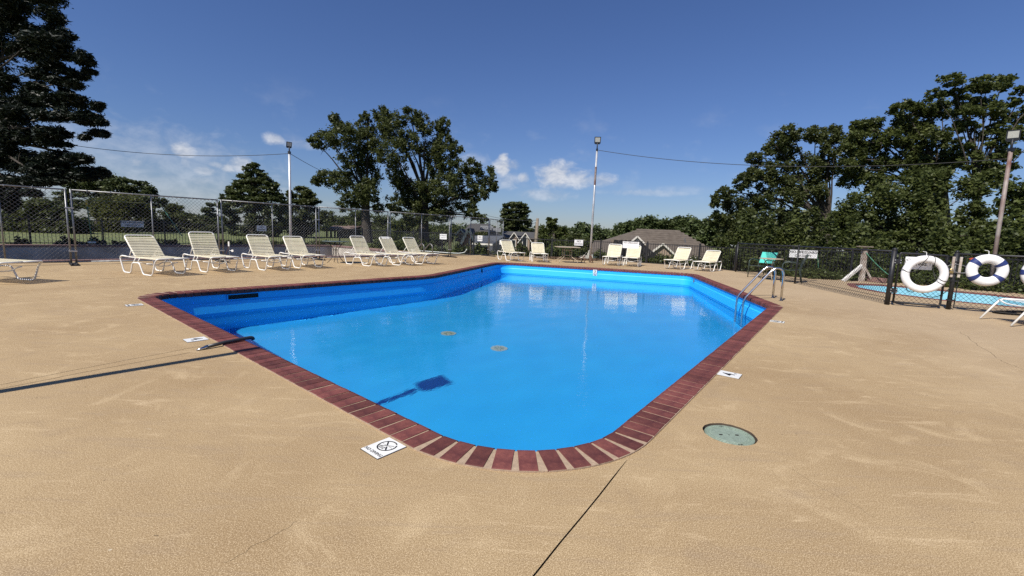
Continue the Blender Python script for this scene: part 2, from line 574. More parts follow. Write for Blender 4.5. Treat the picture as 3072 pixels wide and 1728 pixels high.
# ------------------------------------------------------------------ outline of the main pool (inner edge of the coping)
def rounded_polygon(verts, radii, step=0.06):
    """closed path as list of (point, outward normal); polygon given counter-clockwise"""
    n = len(verts)
    out = []
    for i in range(n):
        a, b, c = Vector(verts[i - 1]), Vector(verts[i]), Vector(verts[(i + 1) % n])
        d1, d2 = (a - b).normalized(), (c - b).normalized()
        ang = d1.angle(d2)
        r = radii[i]
        t = r / math.tan(ang / 2)
        p0, p2 = b + d1 * t, b + d2 * t
        cen = b + (d1 + d2).normalized() * (r / math.sin(ang / 2))
        n0 = (p0 - cen).normalized()
        sweep = math.pi - ang
        e = b - a
        if e.x * (c - b).y - e.y * (c - b).x < 0:          # reflex corner
            k = max(3, int(sweep * r / step))
            for j in range(k + 1):
                q = Matrix.Rotation(-sweep * j / k, 2) @ n0
                out.append((cen + q * r, -q))
            continue
        k = max(3, int(sweep * r / step))
        for j in range(k + 1):
            q = Matrix.Rotation(sweep * j / k, 2) @ n0
            out.append((cen + q * r, q))
    return out


POOL_V = [(0.209, 2.058), (5.119, 8.59), (6.442, 15.88), (-0.535, 18.15), (-2.138, 11.82), (-5.936, 7.11)]
POOL_R = [0.78, 0.28, 0.35, 0.55, 2.2, 0.36]
PATH = rounded_polygon(POOL_V, POOL_R)


def offs(d, path=PATH):
    return [p + n * d for p, n in path]


def resample(path, pitch):
    pts = [p for p, n in path]
    m = len(pts)
    seg = [(pts[(i + 1) % m] - pts[i]).length for i in range(m)]
    total = sum(seg)
    cnt = int(round(total / pitch))
    st = total / cnt
    res, i, acc = [], 0, 0.0
    for k in range(cnt):
        s = k * st
        while acc + seg[i] < s:
            acc += seg[i]
            i = (i + 1) % m
        t = (s - acc) / max(seg[i], 1e-9)
        p = pts[i].lerp(pts[(i + 1) % m], t)
        nn = path[i][1].lerp(path[(i + 1) % m][1], t).normalized()
        res.append((p, nn))
    return res, st


def flat_poly(loops, z, name, m, zf=None):
    """triangulated flat polygon; first loop outside, others holes"""
    L3 = [[Vector((p[0], p[1], 0)) for p in lp] for lp in loops]
    tris = tessellate_polygon(L3)
    vs = [p for lp in L3 for p in lp]
    vv = [(p.x, p.y, z if zf is None else zf(p.x, p.y)) for p in vs]
    fs = []
    for a, b, c in tris:
        u, v = vs[b] - vs[a], vs[c] - vs[a]
        cr = u.x * v.y - u.y * v.x
        if abs(cr) < 1e-9:
            continue
        fs.append((a, b, c) if cr > 0 else (a, c, b))
    return MB().add(vv, fs).mesh(name, m)


def band(loopA, zA, loopB, zB):
    """strip between two closed loops of the same length"""
    n = len(loopA)
    vs = [(p[0], p[1], zA) for p in loopA] + [(p[0], p[1], zB) for p in loopB]
    fs = [(i, (i + 1) % n, n + (i + 1) % n, n + i) for i in range(n)]
    return vs, fs


def in_poly(x, y, poly):
    c = False
    n = len(poly)
    for i in range(n):
        x0, y0 = poly[i]
        x1, y1 = poly[(i + 1) % n]
        if (y0 > y) != (y1 > y) and x < (x1 - x0) * (y - y0) / (y1 - y0) + x0:
            c = not c
    return c


def line_hole(pts, width):
    """thin polygon round a polyline, used to cut joints and cracks out of the deck"""
    pts = [Vector(p) for p in pts]
    L, Rr = [], []
    for i, p in enumerate(pts):
        t = (pts[min(i + 1, len(pts) - 1)] - pts[max(i - 1, 0)]).normalized()
        nrm = Vector((-t.y, t.x))
        wd = width * (0.35 if i in (0, len(pts) - 1) else 1.0)
        L.append(p + nrm * wd / 2)
        Rr.append(p - nrm * wd / 2)
    return L + Rr[::-1]


def wiggle(a, b, n, amp):
    a, b = Vector(a), Vector(b)
    t = (b - a).normalized()
    nr = Vector((-t.y, t.x))
    return [a.lerp(b, i / n) + nr * (random.uniform(-amp, amp) if 0 < i < n else 0) for i in range(n + 1)]


# ------------------------------------------------------------------ deck
DECK_OUT = [(-15.5, -7), (13.5, -7), (16.4, 3), (16.0, 9), (15.0, 16.4), (9.5, 18.4), (8.9, 20.5), (4.6, 23.1), (-1.6, 23.75), (-3.4, 22.75),
            (-11.3, 28.6), (-21.6, 16.9), (-17.5, 12.0)]
OLD_V = [(-3.95, 21.7), (-11.39, 27.75), (-20.4, 16.6), (-14.4, 10.0)]
OLD_V = OLD_V  # counter-clockwise
OLD_PATH = rounded_polygon(OLD_V, [0.25] * 4, 0.3)
KID_V = [(10.02, 12.296), (9.983, 11.178), (10.409, 10.205), (11.6, 8.4), (14.2, 8.6), (13.9, 12.2), (12.018, 13.5), (11.67, 14.357)]
KID_V = [(10.45, 13.1), (10.25, 11.9), (10.65, 10.75), (11.9, 9.5), (13.9, 9.1), (13.8, 12.4), (12.3, 14.2), (11.2, 14.3)]
KID_PATH = rounded_polygon(KID_V, [0.5, 0.5, 0.5, 0.4, 0.4, 0.6, 0.5, 0.5], 0.15)
LID_C, LID_R = (1.456, 2.723), 0.149
lid_hole = [(LID_C[0] + (LID_R + 0.012 + random.uniform(-0.003, 0.004)) * math.cos(a), LID_C[1] + (LID_R + 0.012 + random.uniform(-0.003, 0.004)) * math.sin(a)) for a in [2 * math.pi * i / 36 for i in range(36)]]
W_COP = 0.235
JOINTS = [
    (wiggle((0.684, 2.329), (0.02, 1.31), 6, 0.003), 0.0072),
    (wiggle((0.012, 1.295), (-0.95, -0.3), 6, 0.003), 0.007),
]
CRACKS = [
    (wiggle((-3.775, 2.993), (-3.495, 3.555), 14, 0.006) + wiggle((-3.494, 3.56), (-3.052, 4.38), 14, 0.006), 0.007),
    (wiggle((-3.683, 2.918), (-3.385, 3.487), 14, 0.009) + wiggle((-3.383, 3.493), (-3.041, 4.064), 12, 0.009), 0.008),
    (wiggle((-1.026, 1.468), (-0.866, 1.722), 12, 0.010), 0.0018),
    (wiggle((1.577, 2.343), (1.736, 1.874), 10, 0.014), 0.0013),
    (wiggle((6.904, 6.612), (5.721, 5.018), 10, 0.02), 0.004),
    (wiggle((5.703, 5.002), (5.502, 4.552), 8, 0.02), 0.004),
    (wiggle((-8.684, 8.372), (-7.913, 9.514), 10, 0.02), 0.018),
    (wiggle((-7.634, 10.172), (-4.924, 11.953), 10, 0.03), 0.012),
    (wiggle((-2.558, 17.292), (-0.568, 19.082), 8, 0.05), 0.03),
    (wiggle((-5.616, 8.322), (-5.487, 8.522), 6, 0.02), 0.012),
]
holes = [offs(W_COP - 0.02), [p for p, n in OLD_PATH], [p for p, n in KID_PATH], lid_hole]
line_polys = [line_hole(p, wd) for p, wd in JOINTS + CRACKS]
deck = struct('pool_deck', flat_poly([DECK_OUT] + holes + line_polys, 0.0, 'pool_deck', M_DECK))
ed = MB()
n = len(DECK_OUT)
ed.add([(*p, 0.0) for p in DECK_OUT] + [(*p, -0.8) for p in DECK_OUT], [(i, n + i, n + (i + 1) % n, (i + 1) % n) for i in range(n)])
n = len(lid_hole)
obj('deck_edge', ed.mesh('deck_edge', M_DECK), deck)
for k, lp in enumerate(line_polys):
    b = MB()
    nn = len(lp)
    isj = k < len(JOINTS)
    d = -0.012 if isj else -0.004
    b.add([(p[0], p[1], 0.0) for p in lp] + [(p[0], p[1], d) for p in lp], [(i, (i + 1) % nn, nn + (i + 1) % nn, nn + i) for i in range(nn)])
    half = nn // 2
    b.add([(p[0], p[1], d) for p in lp], [(i, i + 1, nn - 2 - i, nn - 1 - i) for i in range(half - 1)])
    obj('expansion_joint' if isj else 'crack', b.mesh('deck_line', M_GAP if isj else M_CRACK), deck)

# ------------------------------------------------------------------ main pool
pool = thing('swimming_pool', 'blue painted swimming pool edged with dark red bricks in the tan deck', 'pool')


def floor_z(x, y):
    return -1.75 + 0.42 * min(1.0, max(0.0, (y - 8.0) / 9.0))


prof = [(0.022, -0.05), (0.022, -0.20), (0.004, -0.225), (-0.022, -0.40), (-0.022, -0.415), (-0.012, -0.43), (-0.012, -1.9)]
wb = MB()
for (d0, z0), (d1, z1) in zip(prof[:-1], prof[1:]):
    vs, fs = band(offs(d0), z0, offs(d1), z1)
    wb.add(vs, fs)
wall = obj('pool_wall', wb.mesh('pool_wall', M_POOL), pool)
pfloor = obj('pool_floor', flat_poly([offs(-0.005)], 0, 'pool_floor', M_POOL, floor_z), pool)
bed = MB()
for (d0, z0), (d1, z1) in (((0.03, -0.055), (0.03, 0.0085)), ((0.03, 0.0085), (W_COP + 0.004, 0.0085)), ((W_COP + 0.004, 0.0085), (W_COP + 0.004, -0.05)), ((0.022, -0.055), (0.03, -0.055))):
    vs, fs = band(offs(d0), z0, offs(d1), z1)
    bed.add(vs, fs)
obj('mortar_bed', bed.mesh('mortar_bed', M_MORTAR), pool)


def brick_mesh(wd, ln, m, drop=-0.075, seed=0, top=0.012):
    rg = random.Random(seed)
    j = lambda a: rg.uniform(-a, a)
    pr = [(ln, -0.02), (ln + j(.002), top - 0.004), (ln - 0.006, top), (0.030, top), (0.012, top - 0.005), (0.001, top - 0.022), (0.0, drop)]
    vs = []
    for sx in (-1, 1):
        for (l, z) in pr:
            vs.append((sx * (wd / 2 - (0.002 if z > top - 0.002 else 0)) + j(0.0012), l + j(0.001), z))
    k = len(pr)
    fs = [tuple(range(k))[::-1], tuple(range(k, 2 * k))]
    fs += [(i, (i + 1) % k, k + (i + 1) % k, k + i) for i in range(k)]
    return MB().add(vs, fs).mesh('coping_brick', m)


slots, st = resample(PATH, 0.1155)
BM = [brick_mesh(0.1045, W_COP, M_BRICK, seed=q) for q in range(6)]
order = sorted(range(len(slots)), key=lambda i: slots[i][0].length)
rest = MB()
for rank, i in enumerate(order):
    p, nn = slots[i]
    a = math.atan2(nn.y, nn.x) - math.pi / 2 + random.uniform(-0.012, 0.012)
    M = Matrix.Translation((p.x, p.y, random.uniform(-0.001, 0.0015))) @ Matrix.Rotation(a, 4, 'Z')
    if rank < 300:
        obj('brick', BM[i % 6], pool, M=M)
    else:
        me = BM[i % 6]
        rest.add([M @ v.co for v in me.vertices], [tuple(f.vertices) for f in me.polygons])
obj('coping_course', rest.mesh('coping_course', M_BRICK), pool, kind='stuff')



def wavy(loop, z, step, name, m, amp):
    loop = [Vector((p[0], p[1])) for p in loop]
    n = len(loop)
    xs, ys = [p.x for p in loop], [p.y for p in loop]
    lp = [(p.x, p.y) for p in loop]
    pts = list(loop)
    y = min(ys)
    row = 0
    while y < max(ys):
        x = min(xs) + (step / 2 if row % 2 else 0)
        while x < max(xs):
            if in_poly(x, y, lp):
                pts.append(Vector((x, y)))
            x += step
        y += step * 0.87
        row += 1
    res = delaunay_2d_cdt(pts, [(i, (i + 1) % n) for i in range(n)], [], 1, 1e-4)
    rg = random.Random(3)
    comps = []
    for k in range(9):
        lam = rg.uniform(0.45, 1.3)
        th = rg.uniform(0, math.pi)
        comps.append((2 * math.pi / lam * math.cos(th), 2 * math.pi / lam * math.sin(th), rg.uniform(0, 6.28), amp * lam))
    vs = [(v.x, v.y, z + sum(a * math.sin(kx * v.x + ky * v.y + ph) for kx, ky, ph, a in comps)) for v in res[0]]
    return MB().add(vs, [tuple(f) for f in res[2]]).mesh(name, m, True)


water = struct('pool_water', wavy(offs(-0.008), -0.45, 0.11, 'pool_water', M_WATER, 0.00035))
for o, a in ((water, 'is_caustics_caster'), (wall, 'is_caustics_receiver'), (pfloor, 'is_caustics_receiver')):
    try:
        setattr(o.cycles, a, True)
    except Exception:
        pass

# skimmer mouth and fittings in the walls
bc = (Vector(POOL_V[4]) - Vector(POOL_V[5])).normalized()
bcn = Vector((bc.y, -bc.x))
sk0 = Vector(POOL_V[5]) + bc * 1.13
M = frame2((*(sk0 + bcn * -0.012), -0.135), (*bc, 0))
b = MB()
b.box((-0.02, -0.045, 0.0), (0.50, 0.040, 0.006))
f = obj('skimmer_mouth', b.mesh('skimmer_mouth', M_GAP), pool, M=M)
b = MB()
for lo, hi in (((-0.035, 0.040, 0), (0.515, 0.052, 0.012)), ((-0.035, -0.057, 0), (0.515, -0.045, 0.012)), ((-0.035, -0.045, 0), (-0.02, 0.040, 0.012)), ((0.50, -0.045, 0), (0.515, 0.040, 0.012))):
    b.box(lo, hi)
obj('skimmer_frame', b.mesh('skimmer_frame', M_POOL), pool, M=M)
bc2 = (Vector(POOL_V[3]) - Vector(POOL_V[4])).normalized()
bc2n = Vector((bc2.y, -bc2.x))
for s, dz, m, sz in ((1.9, -0.17, M_TILE, 0.03), (4.2, -0.17, M_GAP, 0.09)):
    q = Vector(POOL_V[4]) + bc2 * s
    b = MB()
    b.box((-sz / 2, -sz, 0), (sz / 2, sz * 0.7, 0.02))
    obj('wall_fitting', b.mesh('wall_fitting', m), pool, M=frame2((*(q - bc2n * 0.02), dz), (*bc2, 0)))
b = MB()
b.box((-0.02, -0.06, 0), (0.02, 0.06, 0.03))
obj('wall_fitting', b.mesh('wall_fitting', M_GALV), pool, M=frame2((6.27, 15.1, -0.16), (0.18, 0.98, 0), (0, 0, 1)))
# depth tiles on the far wall
fe = (Vector(POOL_V[3]) - Vector(POOL_V[2])).normalized()
for dz, dd in ((-0.128, 0.018), (-0.288, -0.012)):
    c = Vector((3.17, 16.945))
    M = frame2((c.x + 0.03 - dd * 0.3, c.y + 0.012 - (0.02 if dd > 0 else 0.0), dz), (*(-fe), 0), (0, -0.08 if dd > 0 else -0.35, 1))
    M.translation += Vector((0, -0.012 if dd > 0 else -0.022, 0))
    t = obj('depth_tile', MB().box((-0.076, -0.074, 0), (0.076, 0.074, 0.008)).mesh('depth_tile', M_TILE), pool, M=M)
    text('3', 'numeral', t, 0.13, Matrix.Translation((0, 0, 0.0095)))
# main drains
for x, y in ((-1.22, 8.43), (-0.19, 7.63)):
    b = MB()
    b.disc((0, 0), 0.15, 0.0, 0.035)
    dr = obj('main_drain', b.mesh('main_drain', mat('pale_drain_cover', (0.42, 0.52, 0.45), 0.6)), pool, loc=(x, y, floor_z(x, y)))
    dr.cycles.is_caustics_receiver = True
    b = MB()
    for k in range(10):
        a = 2 * math.pi * k / 10
        b.bar((0.035 * math.cos(a), 0.035 * math.sin(a), 0.036), (0.10 * math.cos(a), 0.10 * math.sin(a), 0.036), 0.016, 0.004)
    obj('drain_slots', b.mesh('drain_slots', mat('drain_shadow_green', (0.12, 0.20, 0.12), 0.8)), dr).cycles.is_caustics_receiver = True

# ------------------------------------------------------------------ old empty pool behind the mesh fence
old = thing('empty_pool', 'drained old pool with stained plaster walls behind the grey mesh fence', 'pool')
b = MB()
lp0, lp1 = [p for p, n in OLD_PATH], [p for p, n in OLD_PATH]
vs, fs = band(lp0, -0.04, lp1, -1.9)
b.add(vs, fs)
obj('pool_wall', b.mesh('old_pool_wall', M_OLDPOOL), old)
obj('pool_floor', flat_poly([lp0], -1.9, 'old_pool_floor', M_OLDFLOOR), old)
sl, st2 = resample(OLD_PATH, 0.31)
OBM = [brick_mesh(0.298, 0.33, M_OLDBRICK, -0.06, 20 + q, 0.035) for q in range(4)]
for i, (p, nn) in enumerate(sl):
    a = math.atan2(nn.y, nn.x) - math.pi / 2
    obj('coping_stone', OBM[i % 4], old, M=Matrix.Translation((p.x - nn.x * 0.03, p.y - nn.y * 0.03, 0)) @ Matrix.Rotation(a, 4, 'Z'))

# ------------------------------------------------------------------ wading pool on the right
kid = thing('wading_pool', 'shallow pale blue wading pool behind the black chain link fence', 'pool')
b = MB()
lp = [p for p, n in KID_PATH]
vs, fs = band(lp, -0.03, [p - nn * 0.05 for p, nn in KID_PATH], -0.62)
b.add(vs, fs)
kw = obj('pool_wall', b.mesh('wading_wall', M_KIDPOOL), kid)
kf = obj('pool_floor', flat_poly([[p - nn * 0.05 for p, nn in KID_PATH]], -0.62, 'wading_floor', M_KIDPOOL), kid)
sl, st2 = resample(KID_PATH, 0.118)
KBM = [brick_mesh(0.108, 0.22, mat('faded_red_brick', (0.17, 0.062, 0.052), 0.75, var=0.25, vscale=15, rnd=0.2), -0.05, 40 + q) for q in range(4)]
for i, (p, nn) in enumerate(sl):
    a = math.atan2(nn.y, nn.x) - math.pi / 2
    obj('brick', KBM[i % 4], kid, M=Matrix.Translation((p.x, p.y, 0)) @ Matrix.Rotation(a, 4, 'Z'))
kwat = struct('wading_water', flat_poly([[p - nn * 0.02 for p, nn in KID_PATH]], -0.40, 'wading_water', M_WADEW))
for o, a in ((kwat, 'is_caustics_caster'), (kw, 'is_caustics_receiver'), (kf, 'is_caustics_receiver')):
    try:
        setattr(o.cycles, a, True)
    except Exception:
        pass

# ------------------------------------------------------------------ ground beyond the deck


def ground_z(x, y):
    z = -0.14
    s = min(1.0, max(0.0, (y - 24.5) / 20.0)) * min(1.0, max(0.0, (x + 12.0) / 9.0)) * min(1.0, max(0.0, 1 - (x - 14.0) / 10.0))
    s = s * s * (3 - 2 * s)
    z -= 4.6 * s
    r = math.hypot(x, y)
    if r > 130:
        z -= (r - 130) * 0.02
    return z + 0.05 * math.sin(x * 0.7) * math.cos(y * 0.53)


dv = []
for i in range(len(DECK_OUT)):
    a, bq = Vector(DECK_OUT[i]), Vector(DECK_OUT[(i + 1) % len(DECK_OUT)])
    k = max(1, int((bq - a).length / 1.5))
    dv += [a.lerp(bq, j / k) for j in range(k)]
nb = len(dv)
gv = list(dv)
rr = [1.2 * 1.13 ** i for i in range(0, 48)]
for i, r in enumerate(rr):
    k = 64
    for j in range(k):
        a = 2 * math.pi * (j + 0.5 * (i % 2)) / k
        x, y = 9 * 0 + r * math.cos(a), 12 + r * math.sin(a)
        if not in_poly(x, y, DECK_OUT) and min((Vector((x, y)) - q).length for q in dv) > 0.35:
            gv.append(Vector((x, y)))
res = delaunay_2d_cdt([Vector(v) for v in gv], [(i, (i + 1) % nb) for i in range(nb)], [], 0, 1e-5)
vv, ff = res[0], res[2]
fs = []
for f in ff:
    cx = sum(vv[i].x for i in f) / len(f)
    cy = sum(vv[i].y for i in f) / len(f)
    if not in_poly(cx, cy, DECK_OUT):
        fs.append(tuple(f))
gm = MB().add([(v.x, v.y, ground_z(v.x, v.y)) for v in vv], fs).mesh('ground', M_GRASS, True)
struct('ground', gm)

# ------------------------------------------------------------------ chaise lounges
LW = 0.635      # width
FR = 0.0155


def chaise_meshes():
    D = {}
    z = 0.385
    b = MB()   # seat frame
    hw = LW / 2 - 0.03
    pts = [(-0.70, hw, z - 0.012), (0.74, hw, z - 0.012)]
    b.tube(pts, FR * 0.9, 8)
    b.tube([(p[0], -p[1], p[2]) for p in pts], FR * 0.9, 8)
    b.tube(fillet([(-0.70, hw, z - 0.012), (-0.71, hw * 0.6, z - 0.03), (-0.71, -hw * 0.6, z - 0.03), (-0.70, -hw, z - 0.012)], 0.05), FR * 0.9, 8)
    D['seat_frame'] = b.mesh('seat_frame', M_WHITE, True)
    # one continuous leg tube on each side, the foot end crosses over to the other side
    for s in (1, -1):
        y = s * LW / 2
        b = MB()
        path = [(-0.42, y - s * 0.03, z - 0.012), (-0.66, y, z + 0.010), (-0.735, y, z - 0.04), (-0.605, y, FR), (-0.31, y, FR), (-0.22, y, 0.255),
                (0.07, y, 0.265), (0.20, y, FR), (0.56, y, FR), (0.68, y, 0.30), (0.785, y, z + 0.003), (0.80, y - s * 0.09, z + 0.003), (0.80, 0, z + 0.003)]
        b.tube(fillet(path, 0.065, 4), FR, 8)
        for xs in (-0.16, 0.01):
            b.tube([(xs - 0.02, y, 0.262), (xs + 0.03, y - s * 0.03, z - 0.015)], FR * 0.7, 6)
        D['leg%d' % s] = b.mesh('leg', M_WHITE, True)
    b = MB()
    b.tube(fillet([(-0.10, LW / 2 - 0.01, 0.26), (-0.05, LW / 2 - 0.12, 0.255), (-0.03, 0.10, 0.20), (-0.03, -0.10, 0.20), (-0.05, -LW / 2 + 0.12, 0.255), (-0.10, -LW / 2 + 0.01, 0.26)], 0.1), FR * 0.8, 6)
    D['cross_bar'] = b.mesh('cross_bar', M_WHITE, True)
    return D


def back_meshes(ang, ln=0.66):
    """backrest frame and its prop, hinged at x=-0.14; local frame of the chair"""
    hx, z = -0.14, 0.375
    ca, sa = math.cos(ang), math.sin(ang)
    P = lambda u, y, w=0.0: (hx - ca * u + sa * w, y, z + sa * u + ca * w)
    hw = LW / 2 - 0.035
    b = MB()
    b.tube(fillet([P(0, hw), P(ln, hw), P(ln, -hw), P(0, -hw)], 0.085, 5), FR, 8)
    back = b.mesh('back_frame', M_WHITE, True)
    b = MB()
    q = P(ln * 0.40, hw - 0.02, -0.015)
    b.tube(fillet([(q[0], hw - 0.02, q[2]), (-0.52, hw - 0.05, z + 0.01), (-0.52, -hw + 0.05, z + 0.01), (q[0], -hw + 0.02, q[2])], 0.05), FR * 0.75, 6)
    b.tube([(-0.30, hw - 0.04, z - 0.01), P(ln * 0.33, hw - 0.03, -0.015)], FR * 0.5, 6)
    prop = b.mesh('back_prop', M_WHITE, True)
    return back, prop, P


def strap_mesh(width, wd=0.032, sag=0.006):
    b = MB()
    h = width / 2
    ys = [-h + 0.004, -h - 0.017, -h, -h * 0.5, 0, h * 0.5, h, h + 0.017, h - 0.004]
    zs = [-0.018, 0.0, 0.017, 0.017 - sag * 0.8, 0.017 - sag, 0.017 - sag * 0.8, 0.017, 0.0, -0.018]
    t = 0.0028
    vs = []
    for y, z in zip(ys, zs):
        vs += [(-wd / 2, y, z), (wd / 2, y, z), (wd / 2, y, z + t), (-wd / 2, y, z + t)]
    fs = []
    for i in range(len(ys) - 1):
        a, c = 4 * i, 4 * (i + 1)
        fs += [(a + 3, a + 2, c + 2, c + 3), (a, c, c + 1, a + 1), (a, a + 3, c + 3, c), (a + 1, c + 1, c + 2, a + 2)]
    return b.add(vs, fs).mesh('strap', M_STRAP)


CD = chaise_meshes()
STRAP_B = strap_mesh(LW - 0.07)
STRAP_S = strap_mesh(LW - 0.06, 0.034, 0.010)
BACKS = {}


def chaise(x, y, head, ang, label, nb=12, no_gap=False, skip=()):
    t = thing('chaise_lounge', label, 'lounge chair', (x, y, 0), head, 'strap chaise lounges around the pool')
    obj('seat_frame', CD['seat_frame'], t)
    obj('leg', CD['leg1'], t)
    obj('leg', CD['leg-1'], t)
    obj('cross_bar', CD['cross_bar'], t)
    obj('cross_bar', CD['cross_bar'], t, loc=(0.42, 0, 0.0))
    if ang not in BACKS:
        BACKS[ang] = back_meshes(ang)
    bk, prop, P = BACKS[ang]
    obj('back_frame', bk, t)
    obj('back_prop', prop, t)
    ca, sa = math.cos(ang), math.sin(ang)
    for i in range(nb):
        if i in skip:
            continue
        u = 0.045 + i * (0.66 - 0.13) / (nb - 1)
        q = P(u, 0)
        M = Matrix.Translation(q) @ Matrix.Rotation(ang, 4, 'Y') @ Matrix.Rotation(random.uniform(-0.012, 0.012), 4, 'Z')
        obj('strap', STRAP_B, t, M=M)
    for i in range(20):
        xs = -0.115 + i * (0.87 / 19)
        obj('strap', STRAP_S, t, M=Matrix.Translation((xs, 0, 0.377)) @ Matrix.Rotation(random.uniform(-0.01, 0.01), 4, 'Z'))
    return t


A1, A2 = R(57), R(63)


def place(foot, head):
    """chair origin from the middle of its foot end"""
    return foot[0] - 0.80 * math.cos(head), foot[1] - 0.80 * math.sin(head)


# left side, standing before the mesh fence
h = R(-7)
chaise(*place((-8.86, 7.86), h), h, R(50), 'cream strap chaise at the left picture edge showing only its foot end')
for (rear, fore, side, hd, an, lab) in (
        ((-8.96, 10.0), (-7.84, 9.47), 1, -25, R(47), 'cream strap chaise nearest the fence joint, first upright one of the left row'),
        ((-8.39, 11.17), (-7.38, 10.51), 1, -32, R(62), 'cream strap chaise second in the left row, backrest raised highest'),
        ((-7.44, 12.11), (-6.53, 11.46), 1, -34, R(55), 'cream strap chaise third in the left row with twisted loose straps in its back'),
        ((-7.04, 13.21), (-6.0, 12.37), 1, -38, R(50), 'cream strap chaise fourth in the left row just before the round glass table'),
        ((-5.46, 14.47), (-4.61, 13.96), 1, -31, R(58), 'cream strap chaise first of the close trio beyond the round table'),
        ((-4.62, 15.18), (-3.95, 14.78), 1, -31, R(55), 'cream strap chaise in the middle of the trio, white cord wound on its top bar'),
        ((-4.05, 16.1), (-3.37, 15.65), 1, -33, R(56), 'cream strap chaise last of the trio, beside the old pool handrails')):
    hd = R(hd)
    c, s = math.cos(hd), math.sin(hd)
    m = (Vector(rear) + Vector(fore)) / 2
    cx = m.x - c * (-0.02) - s * (LW / 2)
    cy = m.y - s * (-0.02) + c * (LW / 2)
    t = chaise(cx, cy, hd, an, lab)
    if 'wound' in lab:
        q = back_meshes(an)[2]
        b = MB()
        for k in range(26):
            yy = -0.17 + k * 0.0136
            u = 0.66
            p0, p1 = q(u + 0.02, yy, 0.012), q(u - 0.07, yy, 0.012)
            b.tube([p0, p1], 0.0055, 5)
        obj('cord_wrap', b.mesh('cord_wrap', M_ROPEW), t)
# far side, in front of the black picket fence
for (foot, hd, an, lab) in (
        ((0.26, 19.08), -62, R(52), 'cream strap chaise turned half right, leftmost along the far picket fence'),
        ((1.20, 18.92), -86, R(43), 'cream strap chaise facing the water, left of the tan square table'),
        ((4.10, 18.58), -112, R(53), 'cream strap chaise left of the one under the lifeguard sign, before the black boards'),
        ((4.90, 18.40), -112, R(50), 'cream strap chaise standing under the lifeguard sign on the black boards'),
        ((6.42, 17.80), -132, R(52), 'cream strap chaise turned left, before the brick gable of the brown roofed house'),
        ((7.42, 17.30), -132, R(42), 'cream strap chaise at the right end of the far row, nearest the turquoise chair')):
    hd = R(hd)
    x, y = place(foot, hd)
    chaise(x, y, hd, an, lab)
# the white one cut by the right edge
h = R(163)
tw = thing('chaise_lounge', 'white bare framed chaise cut off by the right picture edge', 'lounge chair', (8.52 - 0.84 * math.cos(h), 7.58 - 0.84 * math.sin(h), 0), h, 'strap chaise lounges around the pool')
b = MB()
for s in (1, -1):
    y = s * 0.36
    b.tube(fillet([(0.86, y, FR), (0.62, y * 0.98, 0.40), (-0.75, y * 0.98, 0.40), (-0.98, y, FR)], 0.08), 0.0165, 8)
    obj('leg', b.mesh('leg', M_WHITE, True), tw)
    b = MB()
b.tube(fillet([(0.64, 0.36, 0.385), (0.64, 0.2, 0.33), (0.64, -0.2, 0.33), (0.64, -0.36, 0.385)], 0.12), 0.013, 8)
obj('cross_bar', b.mesh('cross_bar', M_WHITE, True), tw)
b = MB()
for i in range(13):
    x0, x1 = 0.60 - i * 0.1, 0.60 - (i + 1) * 0.1
    z = lambda q: 0.395 - 0.035 * math.sin((0.60 - q) / 1.3 * math.pi)
    b.add([(x0, -0.34, z(x0)), (x0, 0.34, z(x0)), (x1, 0.34, z(x1)), (x1, -0.34, z(x1))], [(0, 1, 2, 3)])
obj('sling', b.mesh('sling', mat('white_sling', (0.62, 0.62, 0.6), 0.7)), tw)
b = MB()
b.tube(fillet([(-0.35, 0.34, 0.40), (-0.75, 0.34, 0.93), (-0.75, -0.34, 0.93), (-0.35, -0.34, 0.40)], 0.08), 0.0165, 8)
obj('back_frame', b.mesh('back_frame', M_WHITE, True), tw)

# ------------------------------------------------------------------ mesh fences


def link_lines(wd, hh, pitch, r, b=None, ox=0.0, oz=0.0):
    """two crossing families of diagonal wires clipped to a rectangle in the local XZ plane"""
    b = b or MB()
    k = int((wd + hh) / pitch) + 1
    for sgn in (1, -1):
        for i in range(-int(hh / pitch) - 1, k):
            c = i * pitch
            # line x = c + t, z = t (sgn 1)  or mirrored
            t0, t1 = max(0, -c), min(hh, wd - c)
            if t1 - t0 < 0.01:
                continue
            p, q = (c + t0, t0), (c + t1, t1)
            if sgn < 0:
                p, q = (wd - p[0], p[1]), (wd - q[0], q[1])
            y = 0.0025 * sgn
            b.tube([(ox + p[0], y, oz + p[1]), (ox + q[0], y, oz + q[1])], r, 3, caps=False)
    return b


